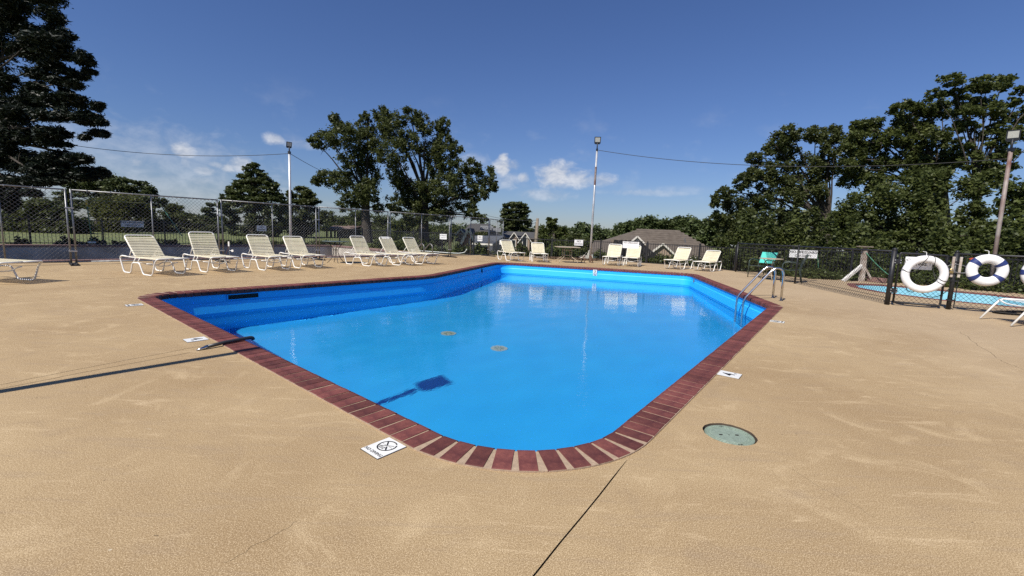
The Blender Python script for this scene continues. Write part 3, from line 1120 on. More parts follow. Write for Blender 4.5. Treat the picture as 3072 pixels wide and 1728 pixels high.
TF = [(-12.9, 9.53), (-11.35, 11.25), (-9.15, 13.70), (-7.12, 15.95), (-5.15, 18.13), (-2.98, 20.55), (-1.27, 22.55), (-0.62, 25.2)]
H_T = 1.83
TLAB = ['grey chain link panel at the left picture edge', 'grey chain link panel behind the first and second upright chaise', 'grey chain link panel crossed by the left lamp post',
        'grey chain link panel behind the round glass table', 'grey chain link panel behind the trio of chaises', 'grey chain link panel with the old pool hoses behind it',
        'narrow grey chain link panel at the far end by the outlet box']
for i in range(len(TF) - 1):
    a, c = Vector(TF[i]), Vector(TF[i + 1])
    d = c - a
    L = d.length - 0.10
    hd = math.atan2(d.y, d.x)
    o = a + d.normalized() * 0.05
    pnl = thing('mesh_fence_panel', TLAB[i], 'fence', (o.x, o.y, 0.0), hd, 'grey temporary mesh fence panels')
    z0, z1 = 0.075, 0.075 + H_T
    pr = 0.021
    for xs in (0.0, L):
        obj('post', MB().tube([(xs, 0, 0.03), (xs, 0, z1 + 0.02)], pr, 8).mesh('post', M_GALV, True), pnl)
    obj('middle_post', MB().tube([(L / 2, 0, z0), (L / 2, 0, z1)], pr * 0.8, 8).mesh('middle_post', M_GALV, True), pnl)
    obj('top_rail', MB().tube([(0, 0, z1), (L, 0, z1)], pr * 0.85, 8).mesh('top_rail', M_GALV, True), pnl)
    obj('bottom_rail', MB().tube([(0, 0, z0), (L, 0, z0)], pr * 0.85, 8).mesh('bottom_rail', M_GALV, True), pnl)
    obj('chain_link', link_lines(L, H_T + 0.02, 0.098, 0.0028 if i < 4 else 0.0020, oz=z0).mesh('chain_link', M_WIRE), pnl, kind='stuff')
    b = MB()
    for k in range(int(L / 0.45)):
        xs = 0.3 + k * 0.45
        b.box((xs - 0.008, -0.024, z1 - 0.02), (xs + 0.008, 0.024, z1 + 0.024))
    obj('tie_wires', b.mesh('tie_wires', mat('bright_tie_wire', (0.55, 0.55, 0.55), 0.4, 0.5)), pnl, kind='stuff')
    # foot plate with rubber pad under the joint to the next panel
    b = MB()
    b.box((L - 0.03, -0.46, 0.0), (L + 0.13, 0.46, 0.022))
    b.tube([(L - 0.0, -0.40, 0.035), (L - 0.0, 0.40, 0.035)], 0.018, 6)
    b.tube([(L + 0.1, -0.40, 0.035), (L + 0.1, 0.40, 0.035)], 0.018, 6)
    obj('foot', b.mesh('foot', M_RUBBER), pnl)
    for zc in (0.35, 1.45):
        obj('clamp', MB().box((L - 0.03, -0.03, zc - 0.015), (L + 0.13, 0.03, zc + 0.015)).mesh('clamp', mat('bright_tie_wire', (0.5, .5, .5)),), pnl)


def picket_fence(pts, label, hh=1.1, spacing=0.112, post_every=2.4, zb=-0.12, name='picket_fence'):
    t = thing(name, label, 'fence', (*pts[0], zb))
    P0 = Vector(pts[0])
    pk = MB().box((-0.0085, -0.0085, 0.05), (0.0085, 0.0085, hh)).mesh('picket', M_BLACKM)
    po = MB()
    po.box((-0.03, -0.03, 0), (0.03, 0.03, hh + 0.07))
    po.add([(-0.036, -0.036, hh + 0.07), (0.036, -0.036, hh + 0.07), (0.036, 0.036, hh + 0.07), (-0.036, 0.036, hh + 0.07), (0, 0, hh + 0.1)], [(0, 1, 4), (1, 2, 4), (2, 3, 4), (3, 0, 4)])
    po = po.mesh('fence_post', M_BLACKM)
    for a, c in zip(pts[:-1], pts[1:]):
        a, c = Vector(a) - P0, Vector(c) - P0
        d = c - a
        hd = math.atan2(d.y, d.x)
        n = int(d.length / spacing)
        for i in range(1, n):
            q = a.lerp(c, i / n)
            obj('picket', pk, t, (q.x, q.y, 0), hd)
        m = max(1, round(d.length / post_every))
        for i in range(m + 1):
            q = a.lerp(c, i / m)
            obj('fence_post', po, t, (q.x, q.y, 0), hd)
        for zz in (0.14, hh - 0.03):
            obj('rail', MB().bar((a.x, a.y, zz), (c.x, c.y, zz), 0.026, 0.034).mesh('rail', M_BLACKM), t)
    return t


picket_fence([(9.30, 18.35), (8.62, 20.35), (4.55, 22.95), (-0.5, 23.5)], 'black picket fence along the far deck edge behind the chaises')
picket_fence([(-2.2, 24.2), (-11.75, 29.6), (-22.6, 17.3)], 'black picket fence on the lawn side beyond the drained old pool', 1.22, 0.125)
picket_fence([(9.45, 18.55), (15.3, 16.7), (16.35, 9.3), (16.6, 3.0)], 'black picket fence in the shrubs behind the wading pool', 1.15, 0.125)

# black chain link fence with gate
cf = thing('chain_link_fence', 'low black chain link fence between the deck and the wading pool', 'fence')
CL = [(9.15, 17.95), (8.82, 13.61), (8.18, 9.45)]
H_C = 1.16
for a, c in zip(CL[:-1], CL[1:]):
    a3, c3 = Vector((*a, 0)), Vector((*c, 0))
    d = c3 - a3
    hd = math.atan2(d.y, d.x)
    obj('chain_link', link_lines(d.length, H_C - 0.06, 0.085, 0.0030, oz=0.04).mesh('chain_link', M_BLACKW), cf, M=Matrix.Translation(a3) @ Matrix.Rotation(hd, 4, 'Z'), kind='stuff')
    obj('top_rail', MB().tube([(a3.x, a3.y, H_C), (c3.x, c3.y, H_C)], 0.021, 8).mesh('top_rail', M_BLACKM, True), cf)
    obj('tension_wire', MB().tube([(a3.x, a3.y, 0.16), (c3.x, c3.y, 0.15)], 0.006, 5).mesh('tension_wire', M_BLACKW), cf)
for q, r, hh in ((CL[0], 0.03, H_C + 0.02), (CL[1], 0.026, H_C), (CL[2], 0.047, H_C + 0.03)):
    b = MB().tube([(q[0], q[1], 0), (q[0], q[1], hh)], r, 12)
    b.tube([(q[0], q[1], hh), (q[0], q[1], hh + 0.025), (q[0], q[1], hh + 0.05)], [r * 1.12, r * 0.95, 0.008], 12)
    obj('post', b.mesh('post', M_BLACKM, True), cf)
g0, g1 = Vector((8.18, 9.45)), Vector((9.14, 9.07))
gd = (g1 - g0).normalized()
lp2 = g1
cf2 = thing('chain_link_fence', 'black chain link fence right of the gate, two striped rings hanging on it', 'fence', (lp2.x, lp2.y, 0), math.atan2(gd.y, gd.x) - 0.05)
L2 = 3.4
obj('chain_link', link_lines(L2, H_C - 0.06, 0.085, 0.0030, oz=0.04).mesh('chain_link', M_BLACKW), cf2, kind='stuff')
obj('top_rail', MB().tube([(0, 0, H_C), (L2, 0, H_C)], 0.021, 8).mesh('top_rail', M_BLACKM, True), cf2)
b = MB().tube([(0, 0, 0), (0, 0, H_C + 0.03)], 0.040, 12)
b.tube([(0, 0, H_C + 0.03), (0, 0, H_C + 0.075)], [0.044, 0.01], 12)
obj('latch_post', b.mesh('latch_post', M_BLACKM, True), cf2)
obj('post', MB().tube([(L2, 0, 0), (L2, 0, H_C + 0.03)], 0.03, 10).mesh('post', M_BLACKM, True), cf2)
obj('tension_bar', MB().box((0.075, -0.006, 0.03), (0.09, 0.006, H_C)).mesh('tension_bar', M_BLACKM), cf2)
for xs in (-0.055, 0.06):
    obj('grey_slat', MB().box((xs - 0.02, -0.055, 0.68), (xs + 0.02, -0.03, 1.10)).mesh('grey_slat', M_CONC), cf2)
for zz in (0.2, 0.6, 1.0):
    obj('band_clamp', MB().box((-0.045, -0.045, zz - 0.012), (0.08, 0.045, zz + 0.012)).mesh('band_clamp', M_BLACKM), cf2)

gate = thing('chain_link_gate', 'narrow black chain link gate behind the largest white ring', 'gate', (g0.x + gd.x * 0.10, g0.y + gd.y * 0.10, 0), math.atan2(gd.y, gd.x))
GW = (g1 - g0).length - 0.24
obj('gate_frame', MB().tube(fillet([(0, 0, 0.07), (0, 0, H_C - 0.03), (GW, 0, H_C - 0.05), (GW, 0, 0.06), (0, 0, 0.07)], 0.03), 0.021, 8).mesh('gate_frame', M_BLACKM, True), gate)
obj('chain_link', link_lines(GW, H_C - 0.12, 0.085, 0.0030, oz=0.08).mesh('chain_link', M_BLACKW), gate, kind='stuff')
for zz in (0.32, 0.95):
    hb = obj('hinge', MB().box((-0.10, -0.05, zz - 0.05), (0.03, 0.035, zz + 0.05)).mesh('hinge', M_BLACKM), gate)
    b = MB()
    for dx in (-0.085, 0.012):
        for dz in (-0.028, 0.028):
            b.box((dx - 0.009, -0.058, zz + dz - 0.009), (dx + 0.009, -0.05, zz + dz + 0.009))
    obj('bolt', b.mesh('bolt', mat('bright_bolt', (0.7, 0.7, 0.7), 0.3, 0.8)), hb)
obj('latch', MB().box((GW - 0.02, -0.04, 0.83), (GW + 0.12, 0.03, 0.88)).mesh('latch', M_BLACKM), gate)
obj('latch_bar', MB().tube(fillet([(GW - 0.14, -0.02, 0.90), (GW - 0.12, -0.02, 0.95), (GW, -0.02, 0.95)], 0.02), 0.008, 6).mesh('latch_bar', M_BLACKM), gate)
# chain with padlock, wound round latch post
ch = MB()
cp = []
for k in range(40):
    a = k / 39 * 2 * math.pi * 1.15
    q = g1 + gd * (0.17 * math.cos(a + 2.6) + 0.01)
    cp.append((q.x, q.y - 0.065 + 0.02 * math.sin(a), 0.86 + 0.085 * math.sin(a * 1.02 - 0.4)))
ch.tube(cp, 0.009, 6)
lk = thing('gate_chain', 'grey chain looped round the gate latch post', 'chain', data=ch.mesh('gate_chain', M_GALV))
b = MB().box((-0.03, -0.014, -0.05), (0.03, 0.014, 0.0))
b.tube([(-0.018, 0, 0), (-0.018, 0, 0.03), (0, 0, 0.042), (0.018, 0, 0.03), (0.018, 0, 0)], 0.005, 6)
thing('padlock', 'small brass padlock hanging beside the gate latch post', 'padlock', (g1.x - gd.x * 0.1, g1.y - gd.y * 0.1 - 0.07, 0.81), math.atan2(gd.y, gd.x), data=b.mesh('padlock', M_BRASS))


# ------------------------------------------------------------------ life rings


def ring(o, right, rad, tube_r, label, band_angles, cord=None, squash=0.85):
    t = thing('life_ring', label, 'life ring')
    t.matrix_world = frame2(o, right)          # local X right, Y up, Z towards the viewer
    b = MB()
    n, m = 48, 18
    vs, fs = [], []
    for i in range(n):
        a = 2 * math.pi * i / n
        for j in range(m):
            c = 2 * math.pi * j / m
            rr2 = rad + tube_r * math.cos(c)
            vs.append((rr2 * math.cos(a), rr2 * math.sin(a), tube_r * squash * math.sin(c)))
    for i in range(n):
        for j in range(m):
            fs.append((i * m + j, ((i + 1) % n) * m + j, ((i + 1) % n) * m + (j + 1) % m, i * m + (j + 1) % m))
    obj('ring_body', b.add(vs, fs).mesh('ring_body', M_RING, True), t)
    for a0 in band_angles:
        b = MB()
        vs, fs = [], []
        for i in range(5):
            a = R(a0) + (i - 2) * 0.035 / rad * 0.52
            for j in range(m):
                c = 2 * math.pi * j / m
                rr2 = rad + (tube_r + 0.004) * math.cos(c)
                vs.append((rr2 * math.cos(a), rr2 * math.sin(a), (tube_r * squash + 0.004) * math.sin(c)))
        for i in range(4):
            for j in range(m):
                fs.append((i * m + j, (i + 1) * m + j, (i + 1) * m + (j + 1) % m, i * m + (j + 1) % m))
        obj('band', b.add(vs, fs).mesh('band', M_NAVY, True), t)
    return t


gr = Vector((gd.x, gd.y, 0))
toc = Vector((gd.y, -gd.x, 0))
if toc.y > 0:
    toc = -toc
c1 = g0 + gd * 0.60
pz = (8.562, 9.1, 0.712)
r1 = ring((pz[0], pz[1], pz[2]), gr, 0.318, 0.073, 'largest plain white life ring hanging on the gate, wound with a thin black cord', [])
# cord wound over the plain ring
for pts in ([(-0.40, 0.09, 0.0), (-0.38, 0.085, 0.055), (-0.31, 0.03, 0.07), (-0.235, 0.035, 0.03), (-0.15, 0.05, -0.01), (-0.09, 0.14, 0.0), (-0.06, 0.25, 0.05), (-0.02, 0.33, 0.075), (0.02, 0.40, 0.03), (0.03, 0.40, -0.04)],
            [(0.09, 0.39, -0.02), (0.11, 0.37, 0.045), (0.12, 0.30, 0.072), (0.12, 0.22, 0.04), (0.13, 0.10, 0.0), (0.15, 0.03, 0.0), (0.20, -0.05, 0.04), (0.28, -0.11, 0.072), (0.34, -0.115, 0.06), (0.40, -0.11, 0.0)],
            [(0.15, 0.02, 0.0), (0.17, -0.08, 0.03), (0.24, -0.16, 0.068), (0.32, -0.19, 0.062), (0.37, -0.2, 0.0)]):
    sm = fillet(pts, 0.05, 4)
    obj('cord', MB().tube(sm, 0.0055, 6).mesh('cord', M_CORD), r1)
gr2 = Vector((math.cos(math.atan2(gd.y, gd.x) - 0.05), math.sin(math.atan2(gd.y, gd.x) - 0.05), 0))
pz2 = (9.324, 8.62, 0.866)
ring(pz2, gr2, 0.225, 0.088, 'white life ring with navy bands on the fence right of the gate post', [38, 142, 218, 322])
pz3 = (pz2[0] + gr2.x * 0.80, pz2[1] + gr2.y * 0.80, pz2[2] - 0.01)
ring(pz3, gr2, 0.235, 0.088, 'white life ring with navy bands cut by the right picture edge', [88, 178, 268, 358])
for (q, gg, k, rr0) in ((pz, gr, 'above the largest plain ring', 0.39), (pz2, gr2, 'above the middle ring with navy bands', 0.31), (pz3, gr2, 'above the ring cut by the right edge', 0.32)):
    b = MB()
    b.tube(fillet([(q[0] + gg.x * -0.01, q[1] + gg.y * -0.01, q[2] + rr0 - 0.02), (q[0] + gg.x * 0.02, q[1] + gg.y * 0.02 + 0.05, q[2] + rr0 + 0.07), (q[0] - gg.x * 0.03, q[1] - gg.y * 0.03 + 0.07, q[2] + rr0 + 0.08)], 0.02), 0.006, 6)
    thing('hook', 'bent white wire hook ' + k, 'hook', group='ring hooks', data=b.mesh('hook', M_ROPEW))
# loose rope hanging through the gate
b = MB()
q = lambda u, z, d=-0.03: (g0.x + gd.x * u, g0.y + gd.y * u + d, z)
b.tube(fillet([q(.25, .52), q(.27, .36), q(.36, .30), q(.50, .38)], 0.12, 5), 0.008, 6)
b.tube(fillet([q(.30, .50), q(.50, .36), q(.62, .24), q(.78, .23), q(.93, .36), q(.98, .45)], 0.1, 5), 0.008, 6)
thing('loose_rope', 'dark green rope sagging through the gate below the largest ring', 'rope', data=b.mesh('loose_rope', mat('very_dark_green_rope', (0.012, 0.04, 0.03), 0.8)))
q = (9.326, 8.9, 1.072)
thing('orange_tag', 'faded orange plastic tag tied to the fence left of a banded ring', 'tag', q, math.atan2(gr2.y, gr2.x), data=MB().box((-0.055, -0.012, -0.022), (0.055, 0.012, 0.022)).box((-0.075, -0.006, -0.008), (-0.055, 0.006, 0.008)).mesh('orange_tag', M_ORANGE))

# ------------------------------------------------------------------ signs


def sign(o, right, wd, hh, lines, label, size, ink=M_INK, group=None, extra=None):
    t = thing('sign', label, 'sign')
    t.matrix_world = frame2(o, right)
    if group:
        t['group'] = group
    b = MB().box((-wd / 2, -hh / 2, -0.003), (wd / 2, hh / 2, 0.0))
    obj('board', b.mesh('board', M_SIGN), t)
    for s, dy, sz, m in lines:
        text(s, 'lettering', t, sz, Matrix.Translation((0, dy, 0.0012)), m)
    if extra:
        extra(t)
    return t


ux = lambda a, c: (Vector((*c, 0)) - Vector((*a, 0))).normalized()
ff1 = ux((-22.6, 17.3), (-11.75, 29.6))
ff2 = ux((-11.75, 29.6), (-2.2, 24.2))
bf = ux((-0.5, 23.5), (4.55, 22.95))
bf2 = ux((4.55, 22.95), (8.62, 20.35))
clr = ux(CL[2], CL[1])


def on_line(a, c, px_ratio):
    """point of line a-c seen under x/y = px_ratio"""
    a, c = Vector(a), Vector(c)
    d = c - a
    t = (px_ratio * a.y - a.x) / (d.x - px_ratio * d.y)
    return a + d * t


SIGNS = [
    ((-22.6, 17.3), (-11.75, 29.6), (397, 672), 0.86, 0.30, [('NO LIFEGUARD', .075, .12, M_INK), ('ON DUTY', -.07, .12, M_INK)], 'white NO LIFEGUARD ON DUTY sign on the far picket fence above the first chaise'),
    ((-22.6, 17.3), (-11.75, 29.6), (784, 685), 0.52, 0.33, [('NO', .07, .13, M_INK), ('DIVING', -.075, .12, M_INK)], 'white NO DIVING sign on the far picket fence left of the left lamp post'),
    ((-11.75, 29.6), (-2.2, 24.2), (1331, 710), 0.50, 0.30, [('NO LIFEGUARD', .06, .066, M_FADED), ('ON DUTY', -.06, .07, M_FADED)], 'faded NO LIFEGUARD ON DUTY sign behind the mesh beside the brick dormer house'),
    ((-11.75, 29.6), (-2.2, 24.2), (1441, 715), 0.32, 0.30, [('NO', .06, .11, M_INK), ('DIVING', -.06, .09, M_FADED)], 'white NO DIVING sign behind the mesh before the corrugated shed'),
    ((-0.5, 23.5), (4.55, 22.95), (1736, 728), 0.45, 0.30, [('NO', .065, .13, M_INK), ('DIVING', -.07, .12, M_FADED)], 'white NO DIVING sign on the picket fence above the tan square table'),
    ((4.55, 22.95), (8.62, 20.35), (1893, 735), 0.83, 0.33, [('NO LIFEGUARD', .10, .105, M_FADED), ('Swim at your', -.015, .06, M_FADED), ('own risk', -.09, .06, M_FADED)], 'white NO LIFEGUARD sign with two smaller lines before the black boards'),
]
for a, c, px, wd, hh, lines, lab in SIGNS:
    pass
SIGNPOS = [(-18.777, 21.634, 0.965), (-14.932, 25.993, 0.941), (-4.03, 25.235, 0.87), (-1.829, 23.99, 0.874), (3.406, 23.075, 0.857), (5.893, 22.092, 0.856)]
for (a, c, px, wd, hh, lines, lab), ps in zip(SIGNS, SIGNPOS):
    rg = ux(a, c)
    if rg.x < 0:
        rg = -rg
    nrm = Vector((rg.y, -rg.x, 0))
    sign(Vector(ps) + nrm * 0.04, rg, wd, hh, lines, lab, 0.1)
ps = (8.801, 13.359, 0.948)
# sign behind the black chain link, seen past its post
sign((9.631, 14.6, 0.909), ux((0, 0), (1, -0.35)), 0.80, 0.255, [('NO LIFEGUARD', .055, .112, M_INK), ('ON DUTY', -.065, .105, M_INK)], 'white NO LIFEGUARD ON DUTY sign behind the black chain link corner post', 0.1)


def slashed(t):
    b = MB()
    pts = [(-0.17 + 0.055 * math.cos(a), 0.03 + 0.055 * math.sin(a), 0.001) for a in [2 * math.pi * i / 20 for i in range(20)]]
    b.tube(pts, 0.004, 4, closed=True)
    b.bar((-0.21, 0.07, 0.001), (-0.13, -0.01, 0.001), 0.008, 0.002)
    b.bar((-0.20, 0.01, 0.001), (-0.14, 0.05, 0.001), 0.006, 0.002)
    obj('symbol', b.mesh('symbol', M_FADED), t)


sign((8.557, 9.26, 0.93), gr, 0.46, 0.26, [('NO', .075, .085, M_INK), ('DIVING', -.02, .08, M_INK)], 'white NO DIVING sign on the gate half hidden by the largest ring', 0.1, extra=slashed)

# ------------------------------------------------------------------ deck tiles
AB = (Vector(POOL_V[0]) - Vector(POOL_V[5])).normalized()       # towards the near corner
ABup = Vector((-AB.y, AB.x))
if ABup.y < 0:
    ABup = -ABup
EA = (Vector(POOL_V[1]) - Vector(POOL_V[0])).normalized()
EAup = Vector((-EA.y, EA.x))


def deck_tile(c, up, wd, hh, label, build):
    t = thing('deck_tile', label, 'depth tile')
    u = Vector((up.x, up.y, 0)).normalized()
    rg = Vector((u.y, -u.x, 0))
    t.matrix_world = frame2((c[0], c[1], 0.004), rg, u)
    obj('tile_body', MB().box((-wd / 2, -hh / 2, -0.004), (wd / 2, hh / 2, 0.001)).mesh('tile_body', M_TILE), t)
    obj('tile_edge', MB().box((-wd / 2 - 0.004, -hh / 2 - 0.004, -0.0037), (wd / 2 + 0.004, hh / 2 + 0.004, -0.0024)).mesh('tile_edge', M_GAP), t)
    build(t)
    return t


def nodive(t, small=False):
    b = MB()
    n = 40
    vs, fs = [], []
    r0, r1 = 0.050, 0.058
    for i in range(n + 1):
        a = R(58) + 2 * math.pi * (i / n) * 0.965
        vs += [(r0 * math.cos(a), 0.022 + r0 * math.sin(a), 0.0022), (r1 * math.cos(a), 0.022 + r1 * math.sin(a), 0.0022)]
    fs = [(2 * i, 2 * i + 1, 2 * i + 3, 2 * i + 2) for i in range(n)]
    b.add(vs, fs)
    b.bar((-0.037, 0.057, 0.0020), (-0.006, 0.027, 0.0020), 0.008, 0.0006)
    b.bar((0.006, 0.015, 0.0020), (0.037, -0.014, 0.0020), 0.008, 0.0006)
    b.bar((-0.03, 0.005, 0.0020), (0.034, 0.046, 0.0020), 0.004, 0.0006)
    obj('symbol', b.mesh('symbol', M_INK), t)
    b = MB()
    for x0 in (-0.044, 0.012):
        pts = [(x0 + i * 0.004, 0.024 + 0.0022 * math.sin(i * 1.6), 0.0018) for i in range(9)]
        b.tube(pts, 0.0008, 4)
    obj('wave_lines', b.mesh('wave_lines', M_INK), t)
    text('SHALLOW', 'lettering', t, 0.013, Matrix.Translation((-0.012, 0.000, 0.0014)), ext=0.0003)
    text('WATER', 'lettering', t, 0.013, Matrix.Translation((-0.010, -0.013, 0.0014)), ext=0.0003)
    text('NO DIVING', 'lettering', t, 0.030, Matrix.Translation((0, -0.068, 0.0014)), ext=0.0003)


def four(t):
    text('4', 'numeral', t, 0.145, Matrix.Translation((-0.01, 0.0, 0.0014)), ext=0.0003)
    text('FT', 'lettering', t, 0.030, Matrix.Translation((0.055, -0.045, 0.0014)), ext=0.0003)


deck_tile((-0.698, 2.362), ABup, 0.165, 0.188, 'white NO DIVING tile with circle symbol by the near pool corner', nodive)
deck_tile((-3.322, 4.507), ABup, 0.165, 0.188, 'white tile with a black 4 beside the bent pipe on the left side', four)
deck_tile((2.077, 3.993), EAup, 0.165, 0.188, 'white tile with a black 4 on the right side behind the round lid', four)
deck_tile((-5.464, 6.233), ABup, 0.165, 0.188, 'white NO DIVING tile at the left pool corner', nodive)
deck_tile((4.246, 6.873), EAup, 0.165, 0.20, 'white NO DIVING tile by the right pool corner below the ladder', nodive)

# ------------------------------------------------------------------ skimmer lid in the deck
lid = thing('skimmer_lid', 'round grey green skimmer lid sunk in the deck right of the near corner', 'lid', (*LID_C, 0.0), R(10))
b = MB()
b.disc((0, 0), LID_R, -0.030, -0.010, 40)
obj('lid_plate', b.mesh('lid_plate', M_LID), lid)
b = MB()
for k in range(3):
    r0 = LID_R * (0.97 - 0.13 * k)
    b.tube([(r0 * math.cos(a), r0 * math.sin(a), -0.0098) for a in [2 * math.pi * i / 40 for i in range(40)]], 0.0022, 5, closed=True)
for k in range(40):
    a = 2 * math.pi * k / 40
    for r0 in (0.80, 0.91):
        x, y = LID_R * r0 * math.cos(a), LID_R * r0 * math.sin(a)
        b.box((x - 0.003, y - 0.003, -0.011), (x + 0.003, y + 0.003, -0.0075))
obj('raised_pattern', b.mesh('raised_pattern', M_LID), lid)
for (x, y, rx, ry) in ((-0.052, 0.012, 0.014, 0.008), (0.052, -0.006, 0.014, 0.009), (0.0, 0.002, 0.006, 0.004), (0.03, 0.125, 0.018, 0.008), (-0.015, -0.128, 0.016, 0.008)):
    vs = [(x + rx * math.cos(a), y + ry * math.sin(a), -0.0088) for a in [2 * math.pi * i / 14 for i in range(14)]]
    obj('finger_hole', MB().add(vs, [tuple(range(14))]).mesh('finger_hole', M_GAP), lid)
b = MB()
vs, fs = band(lid_hole, 0.0, [(p[0] * 0.985 + LID_C[0] * 0.015, p[1] * 0.985 + LID_C[1] * 0.015) for p in lid_hole], -0.05)
b.add([(v[0] - LID_C[0], v[1] - LID_C[1], v[2]) for v in vs], fs)
b.disc((0, 0), LID_R + 0.02, -0.06, -0.045, 30)
rim = obj('lid_recess', b.mesh('lid_recess', M_CRACK), lid)
rim.rotation_euler = (0, 0, -R(10))

# ------------------------------------------------------------------ bent pipe lying over the coping
b = MB()
p0, p1, p2 = (-3.024, 4.102), (-2.978, 4.271), (-2.76, 4.566)
d = (Vector(p2) - Vector(p0)).normalized()
pts = [(*(Vector(p0) + d * 0.10), 0.024), (*(Vector(p0) + d * 0.26), 0.034), (*(Vector(p0) + d * 0.50), 0.036), (*(Vector(p0) + d * 0.535), 0.030), (*(Vector(p0) + d * 0.545), 0.006)]
bp = thing('bent_pipe', 'dark bent metal pipe lying across the brick coping beside a 4 tile', 'pipe')
obj('pipe_body', b.tube(fillet(pts, 0.02), 0.0175, 10).mesh('pipe_body', mat('dark_grey_pipe', (0.05, 0.05, 0.052), 0.4, 0.3), True), bp)
b = MB()
b.tube([(*Vector(p0), 0.007), (*(Vector(p0) + d * 0.05), 0.015), (*(Vector(p0) + d * 0.10), 0.024)], [0.006, 0.014, 0.018], 10)
obj('flattened_tip', b.mesh('flattened_tip', M_STEEL, True), bp)

# ------------------------------------------------------------------ pool ladder
lad = thing('pool_ladder', 'stainless steel pool ladder with two arched handrails at the right wall', 'ladder')
ed_n = Vector((-0.984, 0.18))
for (bx, by) in ((5.93, 9.86), (5.85, 9.42)):
    P2 = lambda s: (bx + ed_n.x * s, by + ed_n.y * s)
    path = [(*P2(0), 0.0), (*P2(0), 0.58), (*P2(0.05), 0.69), (*P2(0.16), 0.71), (*P2(0.26), 0.63), (*P2(0.71), 0.03), (*P2(0.745), -0.06), (*P2(0.745), -1.25), (*P2(0.68), -1.35)]
    rl = obj('handrail', MB().tube(fillet(path, 0.085, 5), 0.0235, 12).mesh('handrail', M_STEEL, True), lad)
    obj('anchor_plate', MB().disc((bx, by), 0.045, 0.0, 0.006, 20).mesh('anchor_plate', M_STEEL), rl)
for zz in (-0.62, -0.92, -1.2):
    a, c = Vector((5.93 + ed_n.x * 0.745, 9.86 + ed_n.y * 0.745, zz)), Vector((5.85 + ed_n.x * 0.745, 9.42 + ed_n.y * 0.745, zz))
    obj('tread', MB().bar(a, c, 0.07, 0.03).mesh('tread', M_STEEL), lad)

# ------------------------------------------------------------------ lamp posts


def flood_post(base, top, r, label, m, lamp_w, face, tilt=0.25, z0=0.0, stub=0.45, rustband=None):
    """post with LED floodlight; face = direction the lamp looks (plan)"""
    base, top = Vector(base), Vector(top)
    t = thing('lamp_post', label, 'lamp post')
    ax = (top - base).normalized()
    neck = top - ax * (lamp_w * 1.0)
    body = neck - ax * (lamp_w * 1.1)
    pole = obj('pole', MB().tube([base, base.lerp(body, 0.5), body], [r * 1.05, r, r * 0.95], 12).mesh('pole', m, True), t)
    if rustband:
        for f0, f1 in rustband:
            a, c = base.lerp(body, f0), base.lerp(body, f1)
            obj('rust_patch', MB().tube([a, a.lerp(c, .15), c.lerp(a, .15), c], [r * 1.01, r * 1.03, r * 1.03, r * 1.01], 12, caps=False).mesh('rust_patch', M_RUSTPOLE, True), pole)
    obj('neck', MB().tube([body, neck + ax * lamp_w * 0.2], r * 0.55, 10).mesh('neck', M_LAMP, True), t)
    obj('junction', MB().box((-r * 0.8, -r * 1.3, -r), (r * 0.8, r * 1.3, r), Matrix.Translation(body + ax * r)).mesh('junction', M_LAMP), t)
    f = Vector((face[0], face[1], -tilt)).normalized()
    rg = f.cross(Vector((0, 0, 1))).normalized() * -1
    up = f.cross(rg).normalized()
    if up.z < 0:
        up = -up
    c = top - ax * lamp_w * 0.45
    M = Matrix((rg, up, f)).transposed().to_4x4()
    M.translation = c
    W = lamp_w / 2
    b = MB()
    b.box((-W, -W * 1.0, -W * 0.28), (W, W * 1.05, 0.0))
    b.box((-W * 0.8, -W * 1.25, -W * 0.45), (W * 0.8, -W * 0.9, -W * 0.02))
    for k in range(6):
        xx = -W * 0.8 + k * W * 0.32
        b.box((xx - W * 0.03, -W * 0.9, -W * 0.5), (xx + W * 0.03, W * 0.9, -W * 0.27))
    lh = obj('lamp_head', b.mesh('lamp_head', M_LAMP), t, M=M)
    b = MB()
    b.box((-W * 0.78, -W * 0.55, 0.0), (W * 0.78, W * 0.82, 0.006))
    obj('lens', b.mesh('lens', M_LENS), lh)
    b = MB()
    b.box((-W * 0.16, -W * 0.86, 0.0), (W * 0.16, -W * 0.74, 0.008))
    obj('sensor', b.mesh('sensor', mat('white_sensor', (0.7, 0.66, 0.6), 0.4)), lh)
    return t


LPB = (-8.799, 17.3, -0.053)
LPT = (-8.755, 17.3, 4.36)
flood_post((LPB[0], LPB[1], 0.0), LPT, 0.043, 'white lamp post with one small floodlight behind the fourth chaise', M_POLE, 0.20, (0.75, -0.66))
MPB, MPT = (3.58, 20.4, -0.067), (3.605, 20.4, 5.647)
flood_post((MPB[0], MPB[1], 0.0), MPT, 0.046, 'tall silver lamp post with rust patch, standing right of the tan table', mat('galvanised_pole', (0.52, 0.525, 0.53), 0.4, 0.45, var=0.2, vscale=3), 0.28, (-0.1, -1), 0.2, rustband=[(0.70, 0.86)])
RPB, RPT = (15.546, 14.2, 0.112), (15.44, 14.2, 4.986)
flood_post((RPB[0], RPB[1], -0.1), RPT, 0.055, 'rusty lamp post with broad floodlight rising behind the banded rings', M_RUSTPOLE, 0.30, (-0.75, -0.66), 0.15)
b0 = Vector((-4.45, 1.93))
flood_post((b0.x, b0.y, 0.0), (b0.x, b0.y, 4.98), 0.05, 'lamp post left of the camera throwing its long shadow over the deck', M_POLE, 0.34, (0.80, 0.60), 0.35)


def wire(pts, r, label, m=M_CORD, sag=0.0, n=24):
    out = []
    a, c = Vector(pts[0]), Vector(pts[1])
    for i in range(n + 1):
        t = i / n
        p = a.lerp(c, t)
        p.z -= sag * 4 * t * (1 - t)
        out.append(p)
    return thing('cable', label, 'cable', data=MB().tube(out, r, 5).mesh('cable', m))


